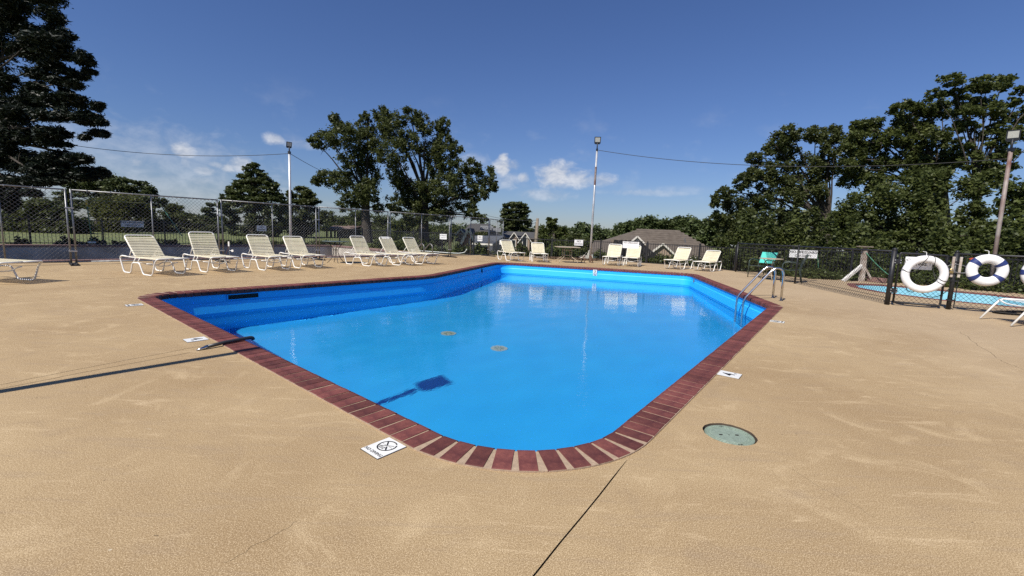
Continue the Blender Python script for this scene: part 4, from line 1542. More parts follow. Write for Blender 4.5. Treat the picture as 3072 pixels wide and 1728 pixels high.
wire(((-23.361, 17.5, 5.072), (LPT[0] - 0.03, LPT[1], LPT[2] - 0.42)), 0.010, 'thin dark cable sagging from the near pine to the left lamp post', sag=0.65)
wire(((LPT[0] + 0.03, LPT[1], LPT[2] - 0.42), (-13.114, 36.0, 4.971)), 0.010, 'thin dark cable falling from the left lamp post into the big oak', sag=0.25)
wire(((MPT[0] + 0.06, MPT[1], MPT[2] - 0.56), (RPT[0], RPT[1], RPT[2] - 0.85)), 0.011, 'thin dark cable from the silver lamp post to the rusty one at the right', sag=0.45)

# ------------------------------------------------------------------ tables, chairs and small things on the deck
# round glass table with curved legs
tb = thing('round_table', 'round dark glass table on curved iron legs before the mesh fence', 'table', (-6.02, 14.85, 0))
obj('table_top', MB().disc((0, 0), 0.42, 0.715, 0.735, 36).mesh('table_top', M_GLASSTOP), tb)
obj('rim', MB().tube([(0.425 * math.cos(a), 0.425 * math.sin(a), 0.725) for a in [2 * math.pi * i / 36 for i in range(36)]], 0.012, 6, closed=True).mesh('rim', M_GREENM, True), tb)
for k in range(4):
    a = R(35 + 90 * k)
    prf = [(0.27, 0.70), (0.20, 0.64), (0.085, 0.50), (0.06, 0.38), (0.10, 0.24), (0.20, 0.08), (0.28, 0.015)]
    obj('leg', MB().tube(fillet([(r0 * math.cos(a), r0 * math.sin(a), zz) for r0, zz in prf], 0.06), 0.011, 8).mesh('leg', M_BRONZE, True), tb)
obj('collar', MB().tube([(0.07 * math.cos(a), 0.07 * math.sin(a), 0.44) for a in [2 * math.pi * i / 16 for i in range(16)]], 0.009, 6, closed=True).mesh('collar', M_BRONZE), tb)
thing('white_knob', 'small white plastic umbrella clamp on the round glass table leg', 'clamp', (-6.02, 14.77, 0.56), data=MB().tube([(0, 0, -0.045), (0, 0, -0.02), (0, 0, 0.03), (0, 0, 0.05)], [0.012, 0.024, 0.024, 0.01], 10).mesh('white_knob', M_WHITE, True))

# tan square table
tt = thing('patio_table', 'tan square metal patio table by the far picket fence', 'table', (2.42, 19.75, 0), R(8))
b = MB()
b.box((-0.49, -0.42, 0.685), (0.49, 0.42, 0.715))
obj('table_top', b.mesh('table_top', M_TAN), tt)
for sx in (-1, 1):
    for sy in (-1, 1):
        obj('leg', MB().tube(fillet([(sx * 0.17, sy * 0.17, 0.69), (sx * 0.17, sy * 0.17, 0.27), (sx * 0.40, sy * 0.33, 0.10), (sx * 0.41, sy * 0.34, 0.0)], 0.05), 0.014, 8).mesh('leg', M_TAN, True), tt)
for zz in (0.33, 0.56):
    obj('stretcher', MB().tube([(-0.17, -0.17, zz), (0.17, -0.17, zz), (0.17, 0.17, zz), (-0.17, 0.17, zz)], 0.010, 6, closed=True).mesh('stretcher', M_TAN), tt)
# rusty stubs by the silver post
st = thing('rusty_stand', 'rusty bent iron stand around the foot of the silver lamp post', 'stand', (3.42, 20.15, 0))
for s in (-1, 1):
    obj('stand_leg', MB().tube(fillet([(s * 0.27, 0.05, 0), (s * 0.22, 0.0, 0.16), (s * 0.17, 0.0, 0.30), (s * 0.10, 0.05, 0.31)], 0.05), 0.022, 8).mesh('stand_leg', M_RUST, True), st)
    obj('stand_brace', MB().tube([(s * 0.10, 0.05, 0.31), (s * 0.16, -0.12, 0.0)], 0.016, 6).mesh('stand_brace', M_RUST), st)


def arm_chair(o, hd, sling, frame, label, fold=False):
    """stackable sling chair, faces local +X"""
    t = thing('patio_chair', label, 'chair', o, hd)
    w2 = 0.29
    for s in (-1, 1):
        y = s * w2
        obj('leg', MB().tube(fillet([(0.27, y, 0.0), (0.27, y, 0.60), (0.12, y, 0.66), (-0.22, y, 0.60)], 0.12), 0.016, 8).mesh('leg', frame, True), t)
        obj('leg', MB().tube(fillet([(-0.30, y, 0.0), (-0.22, y, 0.40), (-0.28, y, 0.66), (-0.40, y, 0.92)], 0.1), 0.014, 8).mesh('leg', frame, True), t)
    ss = MB()
    for i in range(6):
        u0, u1 = i / 6, (i + 1) / 6
        f = lambda u: (0.27 - 0.47 * u, 0.42 - 0.035 * math.sin(u * math.pi))
        (xa, za), (xb, zb) = f(u0), f(u1)
        ss.add([(xa, -w2, za), (xa, w2, za), (xb, w2, zb), (xb, -w2, zb)], [(0, 1, 2, 3)])
    obj('seat', ss.mesh('seat', frame if sling is M_TURQ else sling), t)
    bb = MB()
    bb.box((-0.01, -w2 + 0.01, 0.10), (0.012, w2 - 0.01, 0.50), Matrix.Translation((-0.22, 0, 0.42)) @ Matrix.Rotation(R(-17), 4, 'Y'))
    obj('backrest', bb.mesh('backrest', sling), t)
    obj('seat_rail', MB().tube([(0.27, -w2, 0.42), (0.27, w2, 0.42)], 0.012, 8).mesh('seat_rail', frame), t)
    return t


arm_chair((8.72, 15.35, 0), R(205), M_TURQ, M_GREENM, 'patio chair with turquoise sling back and dark green arms')
arm_chair((9.02, 14.15, 0), R(150), M_GREENM, M_GREENM, 'dark green patio chair pushed against the small table by the chain link')
t2 = thing('side_table', 'small tan pedestal table between the turquoise and the dark chair', 'table', (8.60, 14.62, 0))
obj('table_top', MB().disc((0, 0), 0.36, 0.70, 0.725, 30).mesh('table_top', M_TAN), t2)
for k in range(3):
    a = R(20 + 120 * k)
    obj('leg', MB().tube(fillet([(0.22 * math.cos(a), 0.22 * math.sin(a), 0.69), (0.09 * math.cos(a), 0.09 * math.sin(a), 0.52), (0.09 * math.cos(a), 0.09 * math.sin(a), 0.25), (0.27 * math.cos(a), 0.27 * math.sin(a), 0.0)], 0.05), 0.013, 8).mesh('leg', M_TAN, True), t2)
obj('shelf', MB().disc((0, 0), 0.20, 0.355, 0.372, 24).mesh('shelf', M_RUST), t2)

# white post with braces, flat cap and green rope behind the wading pool
wp0 = Vector((12.35, 15.45, 0))
wpst = thing('braced_post', 'chipped white wooden post with two diagonal braces and flat cap by the wading pool', 'post', wp0)
tp = Vector((12.283, 15.4, 1.087)) - wp0
obj('post_shaft', MB().bar((0, 0, -0.02), tp, 0.13, 0.13, (1, 0, 0)).mesh('post_shaft', M_CONC), wpst)
md = tp * 0.55
qa, qb = Vector((11.506, 15.2, 0.011)) - wp0, Vector((12.71, 15.4, 0.047)) - wp0
obj('brace', MB().bar((qa.x, qa.y, 0), md, 0.09, 0.09).mesh('brace', mat('white_brace_paint', (0.66, 0.64, 0.6), 0.8, var=0.2, vscale=9)), wpst)
obj('brace', MB().bar((qb.x, qb.y, 0.0), md, 0.06, 0.06).mesh('brace', M_CONC), wpst)
obj('cap_board', MB().box((tp.x - 0.20, tp.y - 0.14, tp.z + 0.12), (tp.x + 0.18, tp.y + 0.14, tp.z + 0.16)).box((tp.x - 0.05, tp.y - 0.05, tp.z - 0.05), (tp.x + 0.05, tp.y + 0.05, tp.z + 0.12)).mesh('cap_board', M_WOODP), wpst)
wire((tuple(wp0 + tp), (12.579, 14.6, 0.309)), 0.014, 'taut green rope from the braced post down to the wading pool', M_GROPE, 0.05)
wire(((11.324, 16.4, 1.01), (11.476, 16.4, 0.192)), 0.011, 'slack green rope hanging from the picket fence behind the wading pool', M_GROPE, 0.0)
# kerb timber behind the wading pool
thing('timber_kerb', 'short reddish timber kerb beside the braced post', 'kerb', data=MB().bar((*(12.566, 15.778),0.09), (*(12.841, 15.03),0.09), 0.16, 0.16).mesh('timber_kerb', M_OLDBRICK))
# black hose loops lying on the deck inside the fence
b = MB()
for k in range(3):
    cx, cy, rx, ry = 10.7 + 0.05 * k, 8.75 - 0.03 * k, 0.95 + 0.06 * k, 0.20 + 0.03 * k
    b.tube([(cx + rx * math.cos(a), cy + ry * math.sin(a), 0.014 + 0.012 * k) for a in [2 * math.pi * i / 40 for i in range(40)]], 0.013, 6, closed=True)
thing('garden_hose', 'black hose lying in flat loops inside the fence beyond the white chaise', 'hose', data=b.mesh('garden_hose', M_RUBBER))

# old pool: handrails, hose, sprinkler stand
hr = thing('old_handrails', 'pair of dull arched handrails at the edge of the drained pool', 'handrail')
for px in ((-4.296, 19.9, -0.301), (-3.955, 20.1, -0.302)):
    x, y = px[0], px[1]
    obj('handrail', MB().tube(fillet([(x + 0.25, y - 0.05, 0), (x + 0.25, y - 0.05, 0.52), (x + 0.10, y + 0.1, 0.62), (x - 0.35, y + 0.35, 0.10), (x - 0.38, y + 0.36, -0.5)], 0.12, 5), 0.024, 8).mesh('handrail', mat('dull_steel', (0.25, 0.24, 0.23), 0.45, 0.7), True), hr)
for i, pts in enumerate(([(-4.593, 24.137, 0.018), (-3.348, 23.159, 0.073), (-2.016, 22.113, 0.07)], )):
    pass
b = MB()
hp = [(-5.9, 25.3, 0.03), (-4.6, 24.4, 0.03), (-3.5, 23.75, 0.03), (-2.9, 23.6, 0.03), (-2.6, 23.6, 0.10), (-2.5, 23.5, 0.28)]
b.tube(fillet([Vector(p) for p in hp], 0.3, 5), 0.022, 8)
thing('vacuum_hose', 'long white pool hose lying behind the far mesh panels', 'hose', data=b.mesh('vacuum_hose', M_HOSE, True))
ob = thing('outlet_post', 'small white electric box on a thin post by the far mesh panel', 'outlet', (-0.72, 23.9, -0.1))
obj('post_shaft', MB().tube([(0, 0, 0), (0, 0, 0.75)], 0.018, 6).mesh('post_shaft', M_GALV), ob)
obj('box_cover', MB().box((-0.06, -0.06, 0.68), (0.06, 0.04, 0.92)).mesh('box_cover', M_WHITE), ob)
sp = thing('sprinkler_stand', 'thin metal stand with two white discs between the second and third chaise', 'stand', (*(-8.46, 13.028), 0.0))
obj('stem', MB().tube([(0, 0, 0), (0, 0, 0.62)], 0.010, 6).mesh('stem', M_GALV), sp)
obj('arm', MB().tube([(0, 0, 0.40), (0.08, 0, 0.40)], 0.008, 6).mesh('arm', M_GALV), sp)
obj('strut', MB().tube([(0, 0, 0.55), (-0.2, 0.05, 0.15)], 0.006, 6).mesh('strut', M_RUST), sp)
obj('disc', MB().tube([(0.0, -0.012, 0.0), (0.0, 0.012, 0.0)], 0.035, 12).mesh('disc', M_WHITE), sp, loc=(0.09, 0, 0.40))
obj('disc', MB().box((-0.02, -0.01, -0.07), (0.02, 0.01, 0.07)).mesh('disc', M_WHITE), sp, loc=(-0.01, 0, 0.60))

# pool volleyball frame beyond the mesh fence
vf = thing('volleyball_frame', 'green poles with yellow tops and cord of a water volleyball net by the drained pool', 'net frame')
va, vb2 = Vector((-18.979, 19.6, 1.97)), Vector((-18.883, 19.6, 0.108))
obj('pole', MB().tube([vb2, va], 0.020, 8).mesh('pole', mat('green_tube', (0.07, 0.20, 0.12), 0.5), True), vf)
obj('pole_top', MB().tube([va - Vector((0, 0, 0.28)), va], 0.036, 8).mesh('pole_top', M_YELLOW), vf)
obj('pole_foot', MB().disc((vb2.x, vb2.y), 0.14, vb2.z - 0.03, vb2.z + 0.03, 16).mesh('pole_foot', M_WHITE), vf)
vc = Vector((-18.446, 23.0, 2.033))
obj('cord', MB().tube([Vector((-21.746, 18.0, 2.003)), va, vc], 0.014, 5).mesh('cord', M_YROPE), vf)
vd = Vector((-16.638, 22.0, 0.456))
obj('guy_pole', MB().tube([vc, vd], 0.022, 8).mesh('guy_pole', mat('green_tube', (0.07, 0.2, 0.12)), True), vf)
obj('pole_top', MB().tube([vc, vc.lerp(vd, 0.09)], 0.036, 8).mesh('pole_top', M_YELLOW), vf)

# black board screen right behind the far fence, running into a shaded house gable
bs = thing('board_screen_and_gable', 'tall black board screen with a grey post, the shaded house gable drawn as sloping black boards to its right', 'fence', (5.15, 23.0, -0.35))
x0, x1 = (5.239, 23.3, 0.357)[0], (6.742, 23.3, 0.414)[0]
nb_ = 13
for i in range(nb_):
    xa = x0 + (x1 - x0) * i / nb_
    xb = x0 + (x1 - x0) * (i + 1) / nb_ - 0.012
    tz = 1.42 + random.uniform(-0.02, 0.02)
    obj('board', MB().box((xa - 5.15, 0.0 + 0.012 * (i % 2), 0), (xb - 5.15, 0.025 + 0.012 * (i % 2), tz)).mesh('board', M_BOARD), bs)
x2 = (8.137, 23.3, 0.467)[0]  # sloping black boards stand in for the house's shaded gable wall
for i in range(12):
    xa = x1 + (x2 - x1) * i / 12
    xb = x1 + (x2 - x1) * (i + 1) / 12 - 0.012
    tz = 1.30 - 0.085 * i
    obj('board', MB().add([(xa - 5.15, 0.02, 0), (xb - 5.15, 0.02, 0), (xb - 5.15, 0.045, 0), (xa - 5.15, 0.045, 0), (xa - 5.15, 0.02, tz), (xb - 5.15, 0.02, tz - 0.08), (xb - 5.15, 0.045, tz - 0.08), (xa - 5.15, 0.045, tz)],
        [(3, 2, 1, 0), (4, 5, 6, 7), (0, 1, 5, 4), (1, 2, 6, 5), (2, 3, 7, 6), (3, 0, 4, 7)]).mesh('board', M_BOARD), bs)
obj('post', MB().box((x0 - 5.15 - 0.15, -0.02, 0), (x0 - 5.15 - 0.01, 0.11, 1.45)).mesh('post', M_WOODP), bs)

# utility pole
ua, ubq = Vector((1.476, 30.0, -0.442)), Vector((1.559, 30.0, 2.273))
up_ = thing('utility_pole', 'short weathered wooden utility pole between two chaises in the distance', 'pole', data=None)
obj('pole_shaft', MB().tube([ua - Vector((0, 0, 1.5)), ubq], [0.11, 0.095], 10).mesh('pole_shaft', M_WOODP, True), up_)
obj('side_board', MB().bar(ua + Vector((-0.14, 0, -1)), ubq + Vector((-0.12, 0, -0.25)), 0.06, 0.03).mesh('side_board', M_WOODP), up_)
wire((tuple(ubq - Vector((0, 0, 0.12))), (-2.285, 34.0, 2.51)), 0.012, 'thin cable from the utility pole towards the big oak', sag=0.15)
wire((tuple(ubq - Vector((0, 0, 0.2))), (1.197, 34.0, 1.957)), 0.012, 'short cable slanting down from the utility pole', sag=0.05)

# ------------------------------------------------------------------ houses


def gable_roof(b, x0, x1, y0, y1, ze, zr, ov=0.0, axis='x'):
    """closed roof solid, ridge along axis"""
    if axis == 'x':
        ym = (y0 + y1) / 2
        vs = [(x0, y0, ze), (x1, y0, ze), (x1, y1, ze), (x0, y1, ze), (x0, ym, zr), (x1, ym, zr)]
        fs = [(0, 1, 5, 4), (2, 3, 4, 5), (0, 4, 3), (1, 2, 5), (3, 2, 1, 0)]
    else:
        xm = (x0 + x1) / 2
        vs = [(x0, y0, ze), (x1, y0, ze), (x1, y1, ze), (x0, y1, ze), (xm, y0, zr), (xm, y1, zr)]
        fs = [(0, 4, 5, 3), (1, 2, 5, 4), (0, 1, 4), (2, 3, 5), (3, 2, 1, 0)]
    return b.add(vs, fs)


def hip_roof(b, x0, x1, y0, y1, ze, zr, inset):
    ym = (y0 + y1) / 2
    i0, i1 = inset if isinstance(inset, tuple) else (inset, inset)
    vs = [(x0, y0, ze), (x1, y0, ze), (x1, y1, ze), (x0, y1, ze), (x0 + i0, ym, zr), (x1 - i1, ym, zr)]
    return b.add(vs, [(0, 1, 5, 4), (2, 3, 4, 5), (0, 4, 3), (1, 2, 5), (3, 2, 1, 0)])


def gable_front(parent, x0, x1, y, zb, ze, zr, wallm, depth, roofm, trim=0.16, win=None):
    """projecting gable: wall, roof behind it, pale rake boards, optional window"""
    xm = (x0 + x1) / 2
    obj('gable_wall', MB().add([(x0 + .15, y, zb), (x1 - .15, y, zb), (x1 - .15, y, ze), (xm, y, zr - .12), (x0 + .15, y, ze), (x0 + .15, y + depth, zb), (x1 - .15, y + depth, zb), (x1 - .15, y + depth, ze), (xm, y + depth, zr - .12), (x0 + .15, y + depth, ze)],
        [(0, 1, 2, 3, 4), (9, 8, 7, 6, 5), (0, 5, 6, 1), (1, 6, 7, 2), (4, 9, 5, 0)]).mesh('gable_wall', wallm), parent)
    b = MB()
    for (xa, za, xb, zb2) in ((x0 - .1, ze - .08, xm, zr), (xm, zr, x1 + .1, ze - .08)):
        b.add([(xa, y - .16, za), (xb, y - .16, zb2), (xb, y + depth, zb2), (xa, y + depth, za), (xa, y - .16, za - .1), (xb, y - .16, zb2 - .1), (xb, y + depth, zb2 - .1), (xa, y + depth, za - .1)],
              [(0, 1, 2, 3), (7, 6, 5, 4), (0, 4, 5, 1), (3, 2, 6, 7), (0, 3, 7, 4), (1, 5, 6, 2)])
    rf = obj('gable_roof', b.mesh('gable_roof', roofm), parent)
    b = MB()
    b.bar((x0 - .1, y - .18, ze - .16), (xm, y - .18, zr - .07), 0.05, trim)
    b.bar((xm, y - .18, zr - .07), (x1 + .1, y - .18, ze - .16), 0.05, trim)
    obj('rake_board', b.mesh('rake_board', M_TRIM), rf)
    if win:
        wx, wz, ww, wh = win
        f = obj('window', MB().box((wx - ww / 2 - .07, y - .05, wz - .07), (wx + ww / 2 + .07, y + .02, wz + wh + .07)).mesh('window', M_TRIM), parent)
        obj('pane', MB().box((wx - ww / 2, y - .065, wz), (wx + ww / 2, y - .04, wz + wh)).mesh('pane', M_PANE), f)


# big brown hip roofed house right of centre
GZ = -4.9
HA = thing('brown_roof_house', 'wide brick house with brown hip roof beyond the far chaises', 'house', (0, 0, 0))
rl, rr_ = (13.445, 47.0, 2.108), (17.34, 47.0, 2.22)
e0, e1 = (6.259, 41.0, -0.902), (20.934, 41.0, -0.812)
obj('wall', MB().box((e0[0] + .5, 41.6, GZ), (e1[0] - .5, 52.5, e1[2] + .05)).mesh('wall', M_WALLB), HA)
rz = (rl[2] + rr_[2]) / 2
ze = e1[2]
rf = obj('roof', hip_roof(MB(), e0[0], e1[0], 41, 53, ze, rz, (rl[0] - e0[0], e1[0] - rr_[0])).mesh('roof', M_SHINGLE), HA)
# shingle courses as slightly raised strips on the front slope
for k in range(1, 14):
    f = k / 14
    xa, xb = e0[0] + (rl[0] - e0[0]) * f, e1[0] + (rr_[0] - e1[0]) * f
    y = 41 + 6 * f
    z = ze + (rz - ze) * f
    obj('shingle_course', MB().add([(xa, y - .02, z + .02), (xb, y - .02, z + .02), (xb, y + .40, z + .02 + .40 * (rz - ze) / 6 - .02), (xa, y + .40, z + .02 + .40 * (rz - ze) / 6 - .02), (xa, y - .02, z - .03), (xb, y - .02, z - .03)],
        [(0, 1, 2, 3), (4, 5, 1, 0)]).mesh('shingle_course', M_SHINGLE), rf)
obj('vent_pipe', MB().tube([(16.945, 43.5, 0.907), (16.843, 43.5, 1.329)], 0.05, 8).mesh('vent_pipe', M_GALV), rf)
obj('fascia', MB().box((e0[0], 40.9, ze - .22), (e1[0], 41.02, ze + .02)).mesh('fascia', M_TRIM), HA)
pa, pb = (10.362, 39.5, 0.897), (11.68, 39.5, 0.888)
gable_front(HA, pa[0], pb[0], 39.5, GZ, pa[2] - .1, (11.043, 39.5, 1.399)[2], M_TRIM, 7.0, M_SHINGLE, 0.13, ((pa[0] + pb[0]) / 2, pa[2] - 1.2, .5, .8))
pa, pb = (11.191, 36.5, 0.047), (13.471, 36.5, -0.005)
gable_front(HA, pa[0], pb[0], 36.5, GZ, pa[2] - .1, (12.291, 36.5, 0.862)[2], M_WALLB, 9.0, M_SHINGLE, 0.14)
for q in ((17.228, 41.5, -0.735), (18.488, 41.5, -0.687)):
    f = obj('window', MB().box((q[0] - .5, 41.52, q[2] - .75), (q[0] + .5, 41.62, q[2] + .3)).mesh('window', M_TRIM), HA)
    obj('pane', MB().box((q[0] - .42, 41.49, q[2] - .67), (q[0] + .42, 41.54, q[2] + .22)).mesh('pane', M_PANE), f)
# low front wing left of the board screen
pa, pb = (6.166, 35.0, -0.077), (8.237, 35.0, 0.002)
wg = obj('wing_wall', MB().box((pa[0] + .3, 35.3, GZ), (pb[0], 41, pa[2])).mesh('wing_wall', M_TRIM), HA)
obj('wing_roof', MB().add([(pa[0], 35, pa[2]), (pb[0] + 1, 35, pa[2]), (pb[0] + 1, 40.5, (9.459, 40.5, 0.875)[2]), (pa[0] + 1.2, 40.5, (9.463, 40.5, 0.814)[2]), (pa[0], 35, pa[2] - .15), (pb[0] + 1, 35, pa[2] - .15)],
    [(0, 1, 2, 3), (4, 5, 1, 0)]).mesh('wing_roof', M_SHINGLE), HA)

# cottage with twin gables
HB = thing('twin_gable_house', 'small pinkish brick house with two steep pale trimmed gables', 'house')
pa, pb = (-0.999, 44.0, 0.947), (2.768, 44.0, 0.957)
obj('wall', MB().box((pa[0], 44.6, GZ), (pb[0], 51, pa[2] - .2)).mesh('wall', M_WALLB), HB)
obj('roof', gable_roof(MB(), pa[0] - .3, pb[0] + .4, 44.2, 51.5, pa[2] - .3, (0.638, 48.0, 1.381)[2]).mesh('roof', M_SHINGLED), HB)
for (l, t_, r_, le, re) in ((1528, (1541.5, 695), 1555, 716, 717), (1558, (1575, 696.5), 1592, 719, 720)):
    pass
ga = [(-0.469, 42.5, 0.624), (-0.03, 42.5, 1.344), (0.465, 42.5, 0.627)]
gable_front(HB, ga[0][0], ga[2][0], 42.5, GZ, ga[0][2], ga[1][2], M_WALLB, 5.0, M_SHINGLED, 0.075, (ga[1][0], ga[0][2] - 1.0, .32, .9))
ga = [(0.462, 41.5, 0.454), (1.024, 41.5, 1.334), (1.658, 41.5, 0.468)]
gable_front(HB, ga[0][0], ga[2][0], 41.5, GZ, ga[0][2], ga[1][2], M_WALLB, 6.0, M_SHINGLED, 0.075, (ga[1][0], ga[0][2] - .6, .35, 1.0))
HB2 = thing('tan_roof_house', 'house with plain tan roof peeping out behind the twin gable house', 'house')
pa, pb = (-0.101, 60.0, 1.155), (3.756, 60.0, 1.255)
obj('wall', MB().box((pa[0], 60.5, GZ), (pb[0], 66, pa[2])).mesh('wall', M_WALLB), HB2)
obj('roof', hip_roof(MB(), pa[0] - .4, pb[0] + .4, 60, 67, pa[2], (1.781, 63.5, 1.983)[2], 1.4).mesh('roof', M_SHINGLE), HB2)

# charcoal roofed house beyond the mesh fence
HC = thing('charcoal_roof_house', 'brick house with steep charcoal roof and pale trimmed gables behind the mesh', 'house')
pa, pb = (-6.047, 46.0, 0.19), (-1.032, 46.0, 0.587)
obj('wall', MB().box((pa[0] + .3, 46.4, GZ), (pb[0] - .3, 54, pa[2])).mesh('wall', M_WALLR), HC)
obj('roof', hip_roof(MB(), pa[0] - .2, pb[0] + .3, 46, 55, pa[2] - .05, (-3.897, 50.0, 2.114)[2], (1.2, 2.2)).mesh('roof', M_SHINGLED), HC)
gq = [(-5.12, 43.5, 0.106), (-4.331, 43.5, 1.543), (-3.808, 43.5, 0.451)]
gable_front(HC, gq[0][0], 2 * gq[1][0] - gq[0][0] - .3, 43.5, GZ, gq[0][2], gq[1][2], M_WALLR, 6.0, M_SHINGLED, 0.24, (gq[1][0] + .15, gq[1][2] - 1.55, .35, .5))
gq = [(-5.863, 45.0, 0.96), (-5.448, 45.0, 1.449), (-5.046, 45.0, 0.991)]
gable_front(HC, gq[0][0], gq[2][0], 45, gq[0][2] - .9, gq[0][2], gq[1][2], M_WALLR, 4.0, M_SHINGLED, 0.17, (gq[1][0], gq[0][2] - .45, .25, .4))
q0, q1 = (-2.148, 48.5, 1.459), (-2.99, 47.8, 1.638)
for c in (q0, q1):
    obj('roof_panel', MB().box((-.7, -.03, -.35), (.7, .03, .35), Matrix.Translation(c) @ Matrix.Rotation(R(-52), 4, 'X')).mesh('roof_panel', mat('matte_grey_panel', (0.16, 0.165, 0.17), 0.9)), HC)

# corrugated shed
SH = thing('metal_shed', 'low grey corrugated shed with dark gable end beyond the mesh fence', 'shed')
sa, sb = Vector((-3.081, 33.0, 0.312)), Vector((-1.48, 31.0, 0.352))
ta, tb_ = Vector((-3.124, 35.0, 0.868)), Vector((-0.735, 32.5, 0.953))
ed_ = Vector((-0.275, 33.5, 0.254))
nrib = 26
for i in range(nrib):
    f0, f1 = i / nrib, (i + 1) / nrib
    lo0, lo1 = sa.lerp(sb, f0), sa.lerp(sb, f1)
    hi0, hi1 = ta.lerp(tb_, f0), ta.lerp(tb_, f1)
    u = Vector((0.1, -0.6, 0.8)).normalized() * (0.085)
    m0, m1 = lo0.lerp(lo1, .5), hi0.lerp(hi1, .5)
    obj('roof_sheet', MB().add([lo0, m0 + u, lo1, hi0, m1 + u, hi1], [(0, 1, 4, 3), (1, 2, 5, 4)]).mesh('roof_sheet', M_SHED), SH)
d3 = Vector((0, 0, -3.2))
obj('gable_end', MB().add([sb, tb_, ed_, ed_ + d3, sb + d3], [(0, 4, 3, 2, 1)]).mesh('gable_end', M_SHEDD), SH)
obj('side_wall', MB().add([sa, sb, sb + d3, sa + d3], [(0, 3, 2, 1)]).mesh('side_wall', M_SHEDD), SH)
obj('back_slope', MB().add([ta, tb_, ed_, ta + (ed_ - tb_)], [(0, 1, 2, 3)]).mesh('back_slope', M_SHEDD), SH)
obj('eave_trim', MB().bar(sa, sb, 0.06, 0.12).mesh('eave_trim', M_TRIM), SH)

# reddish roofed pavilion on the left
HD = thing('pavilion', 'dark open sided pavilion with reddish roof behind the mesh and lawn', 'pavilion')
pa, pb = (-22.455, 52.0, 0.872), (-19.145, 52.0, 0.918)
gz = ground_z(pa[0], 55)
obj('roof', hip_roof(MB(), pa[0] + 2.0, pb[0] + .3, 51, 58, pa[2] + .05, (-21.629, 54.5, 1.416)[2], (1.8, 1.8)).mesh('roof', M_SHINGLER), HD)
obj('side_roof', MB().add([(pa[0], 51.2, pa[2] - .05), (pa[0] + 3.2, 51.2, pa[2] - .1), (pa[0] + 3.4, 54, pa[2] + .42), (pa[0] + .3, 54, pa[2] + .4), (pa[0], 51.2, pa[2] - .2), (pa[0] + 3.2, 51.2, pa[2] - .25)], [(0, 1, 2, 3), (4, 5, 1, 0)]).mesh('side_roof', M_SHINGLER), HD)
obj('wall', MB().box((pa[0] + 1.3, 52.5, gz), (pb[0] - .4, 57, pa[2])).mesh('wall', mat('dark_brown_siding', (0.055, 0.042, 0.036), 0.9)), HD)
for k in range(6):
    xx = pa[0] + .5 + (pb[0] - pa[0] - .9) * k / 5
    obj('column', MB().box((xx - .08, 51.5, gz), (xx + .08, 51.66, pa[2])).mesh('column', M_WOODP), HD)
HE = thing('grey_roof_cottage', 'tiny cottage with grey gable roof in the trees left of the silver lamp post', 'house')
pa, pb = (5.531, 50.0, 0.931), (6.896, 50.0, 0.908)
gable_front(HE, pa[0] + .3, pb[0] + .2, 50, GZ, pa[2] - .25, (6.42, 50.0, 1.303)[2], M_DARKWALL, 6, M_SHINGLE, 0.12)

# ------------------------------------------------------------------ trees
LEAF_N, LEAF_S = 3.0, 1.0


def puff(bl, fx, fz):
    return [(x, y + random.uniform(-.9, .9) * rx, z, rx * fx * random.uniform(.85, 1.1), rz * fz * random.uniform(.85, 1.15)) for x, y, z, rx, rz in bl]



def leaf_cloud(name, blobs, m, per, size, flat=0.0, clumps=7, tight=0.42, needle=False, ydepth=1.0, rg=RNG):
    """many small bent leaf faces in clumps spread through the given ellipsoids (x, y, z, rx, rz)"""
    P, S = [], []
    for (x, y, z, rx, rz) in blobs:
        n = max(30, int(per * LEAF_N * (rx * rz) ** 0.5))
        k = max(4, int(clumps * (0.6 + 0.4 * rx)))
        u = rg.normal(size=(k, 3))
        u /= np.linalg.norm(u, axis=1, keepdims=True)
        rad = rg.uniform(0.35, 1.0, (k, 1)) ** 0.6
        cen = u * rad * np.array([rx, rx * ydepth, rz]) * 0.92
        idx = rg.integers(0, k, n)
        q = cen[idx] + rg.normal(size=(n, 3)) * np.array([rx, rx * ydepth, rz]) * tight * 0.5
        P.append(q + np.array([x, y, z]))
    P = np.concatenate(P)
    n = len(P)
    s = size * LEAF_S * rg.uniform(0.6, 1.35, n)
    a = rg.normal(size=(n, 3))
    a[:, 2] *= 0.55
    a /= np.linalg.norm(a, axis=1, keepdims=True)
    nn = rg.normal(size=(n, 3))
    nn[:, 2] = np.abs(nn[:, 2]) + 0.35
    b = np.cross(nn, a)
    b /= np.linalg.norm(b, axis=1, keepdims=True) + 1e-9
    c = np.cross(a, b)
    wd = 0.34 if not needle else 0.13
    s1 = s[:, None]
    v0 = P - a * s1 * 0.5
    v1 = P + b * s1 * wd + c * s1 * 0.06
    v2 = P + a * s1 * 0.5
    v3 = P - b * s1 * wd + c * s1 * 0.06
    V = np.stack([v0, v1, v2, v3], 1).reshape(-1, 3).astype(np.float32)
    me = bpy.data.meshes.new(name)
    me.vertices.add(4 * n)
    me.vertices.foreach_set('co', V.ravel())
    me.loops.add(4 * n)
    me.loops.foreach_set('vertex_index', np.arange(4 * n, dtype=np.int32))
    me.polygons.add(n)
    me.polygons.foreach_set('loop_start', np.arange(0, 4 * n, 4, dtype=np.int32))
    me.polygons.foreach_set('loop_total', np.full(n, 4, dtype=np.int32))
    me.materials.append(m)
    me.update()
    me.validate()
    return me


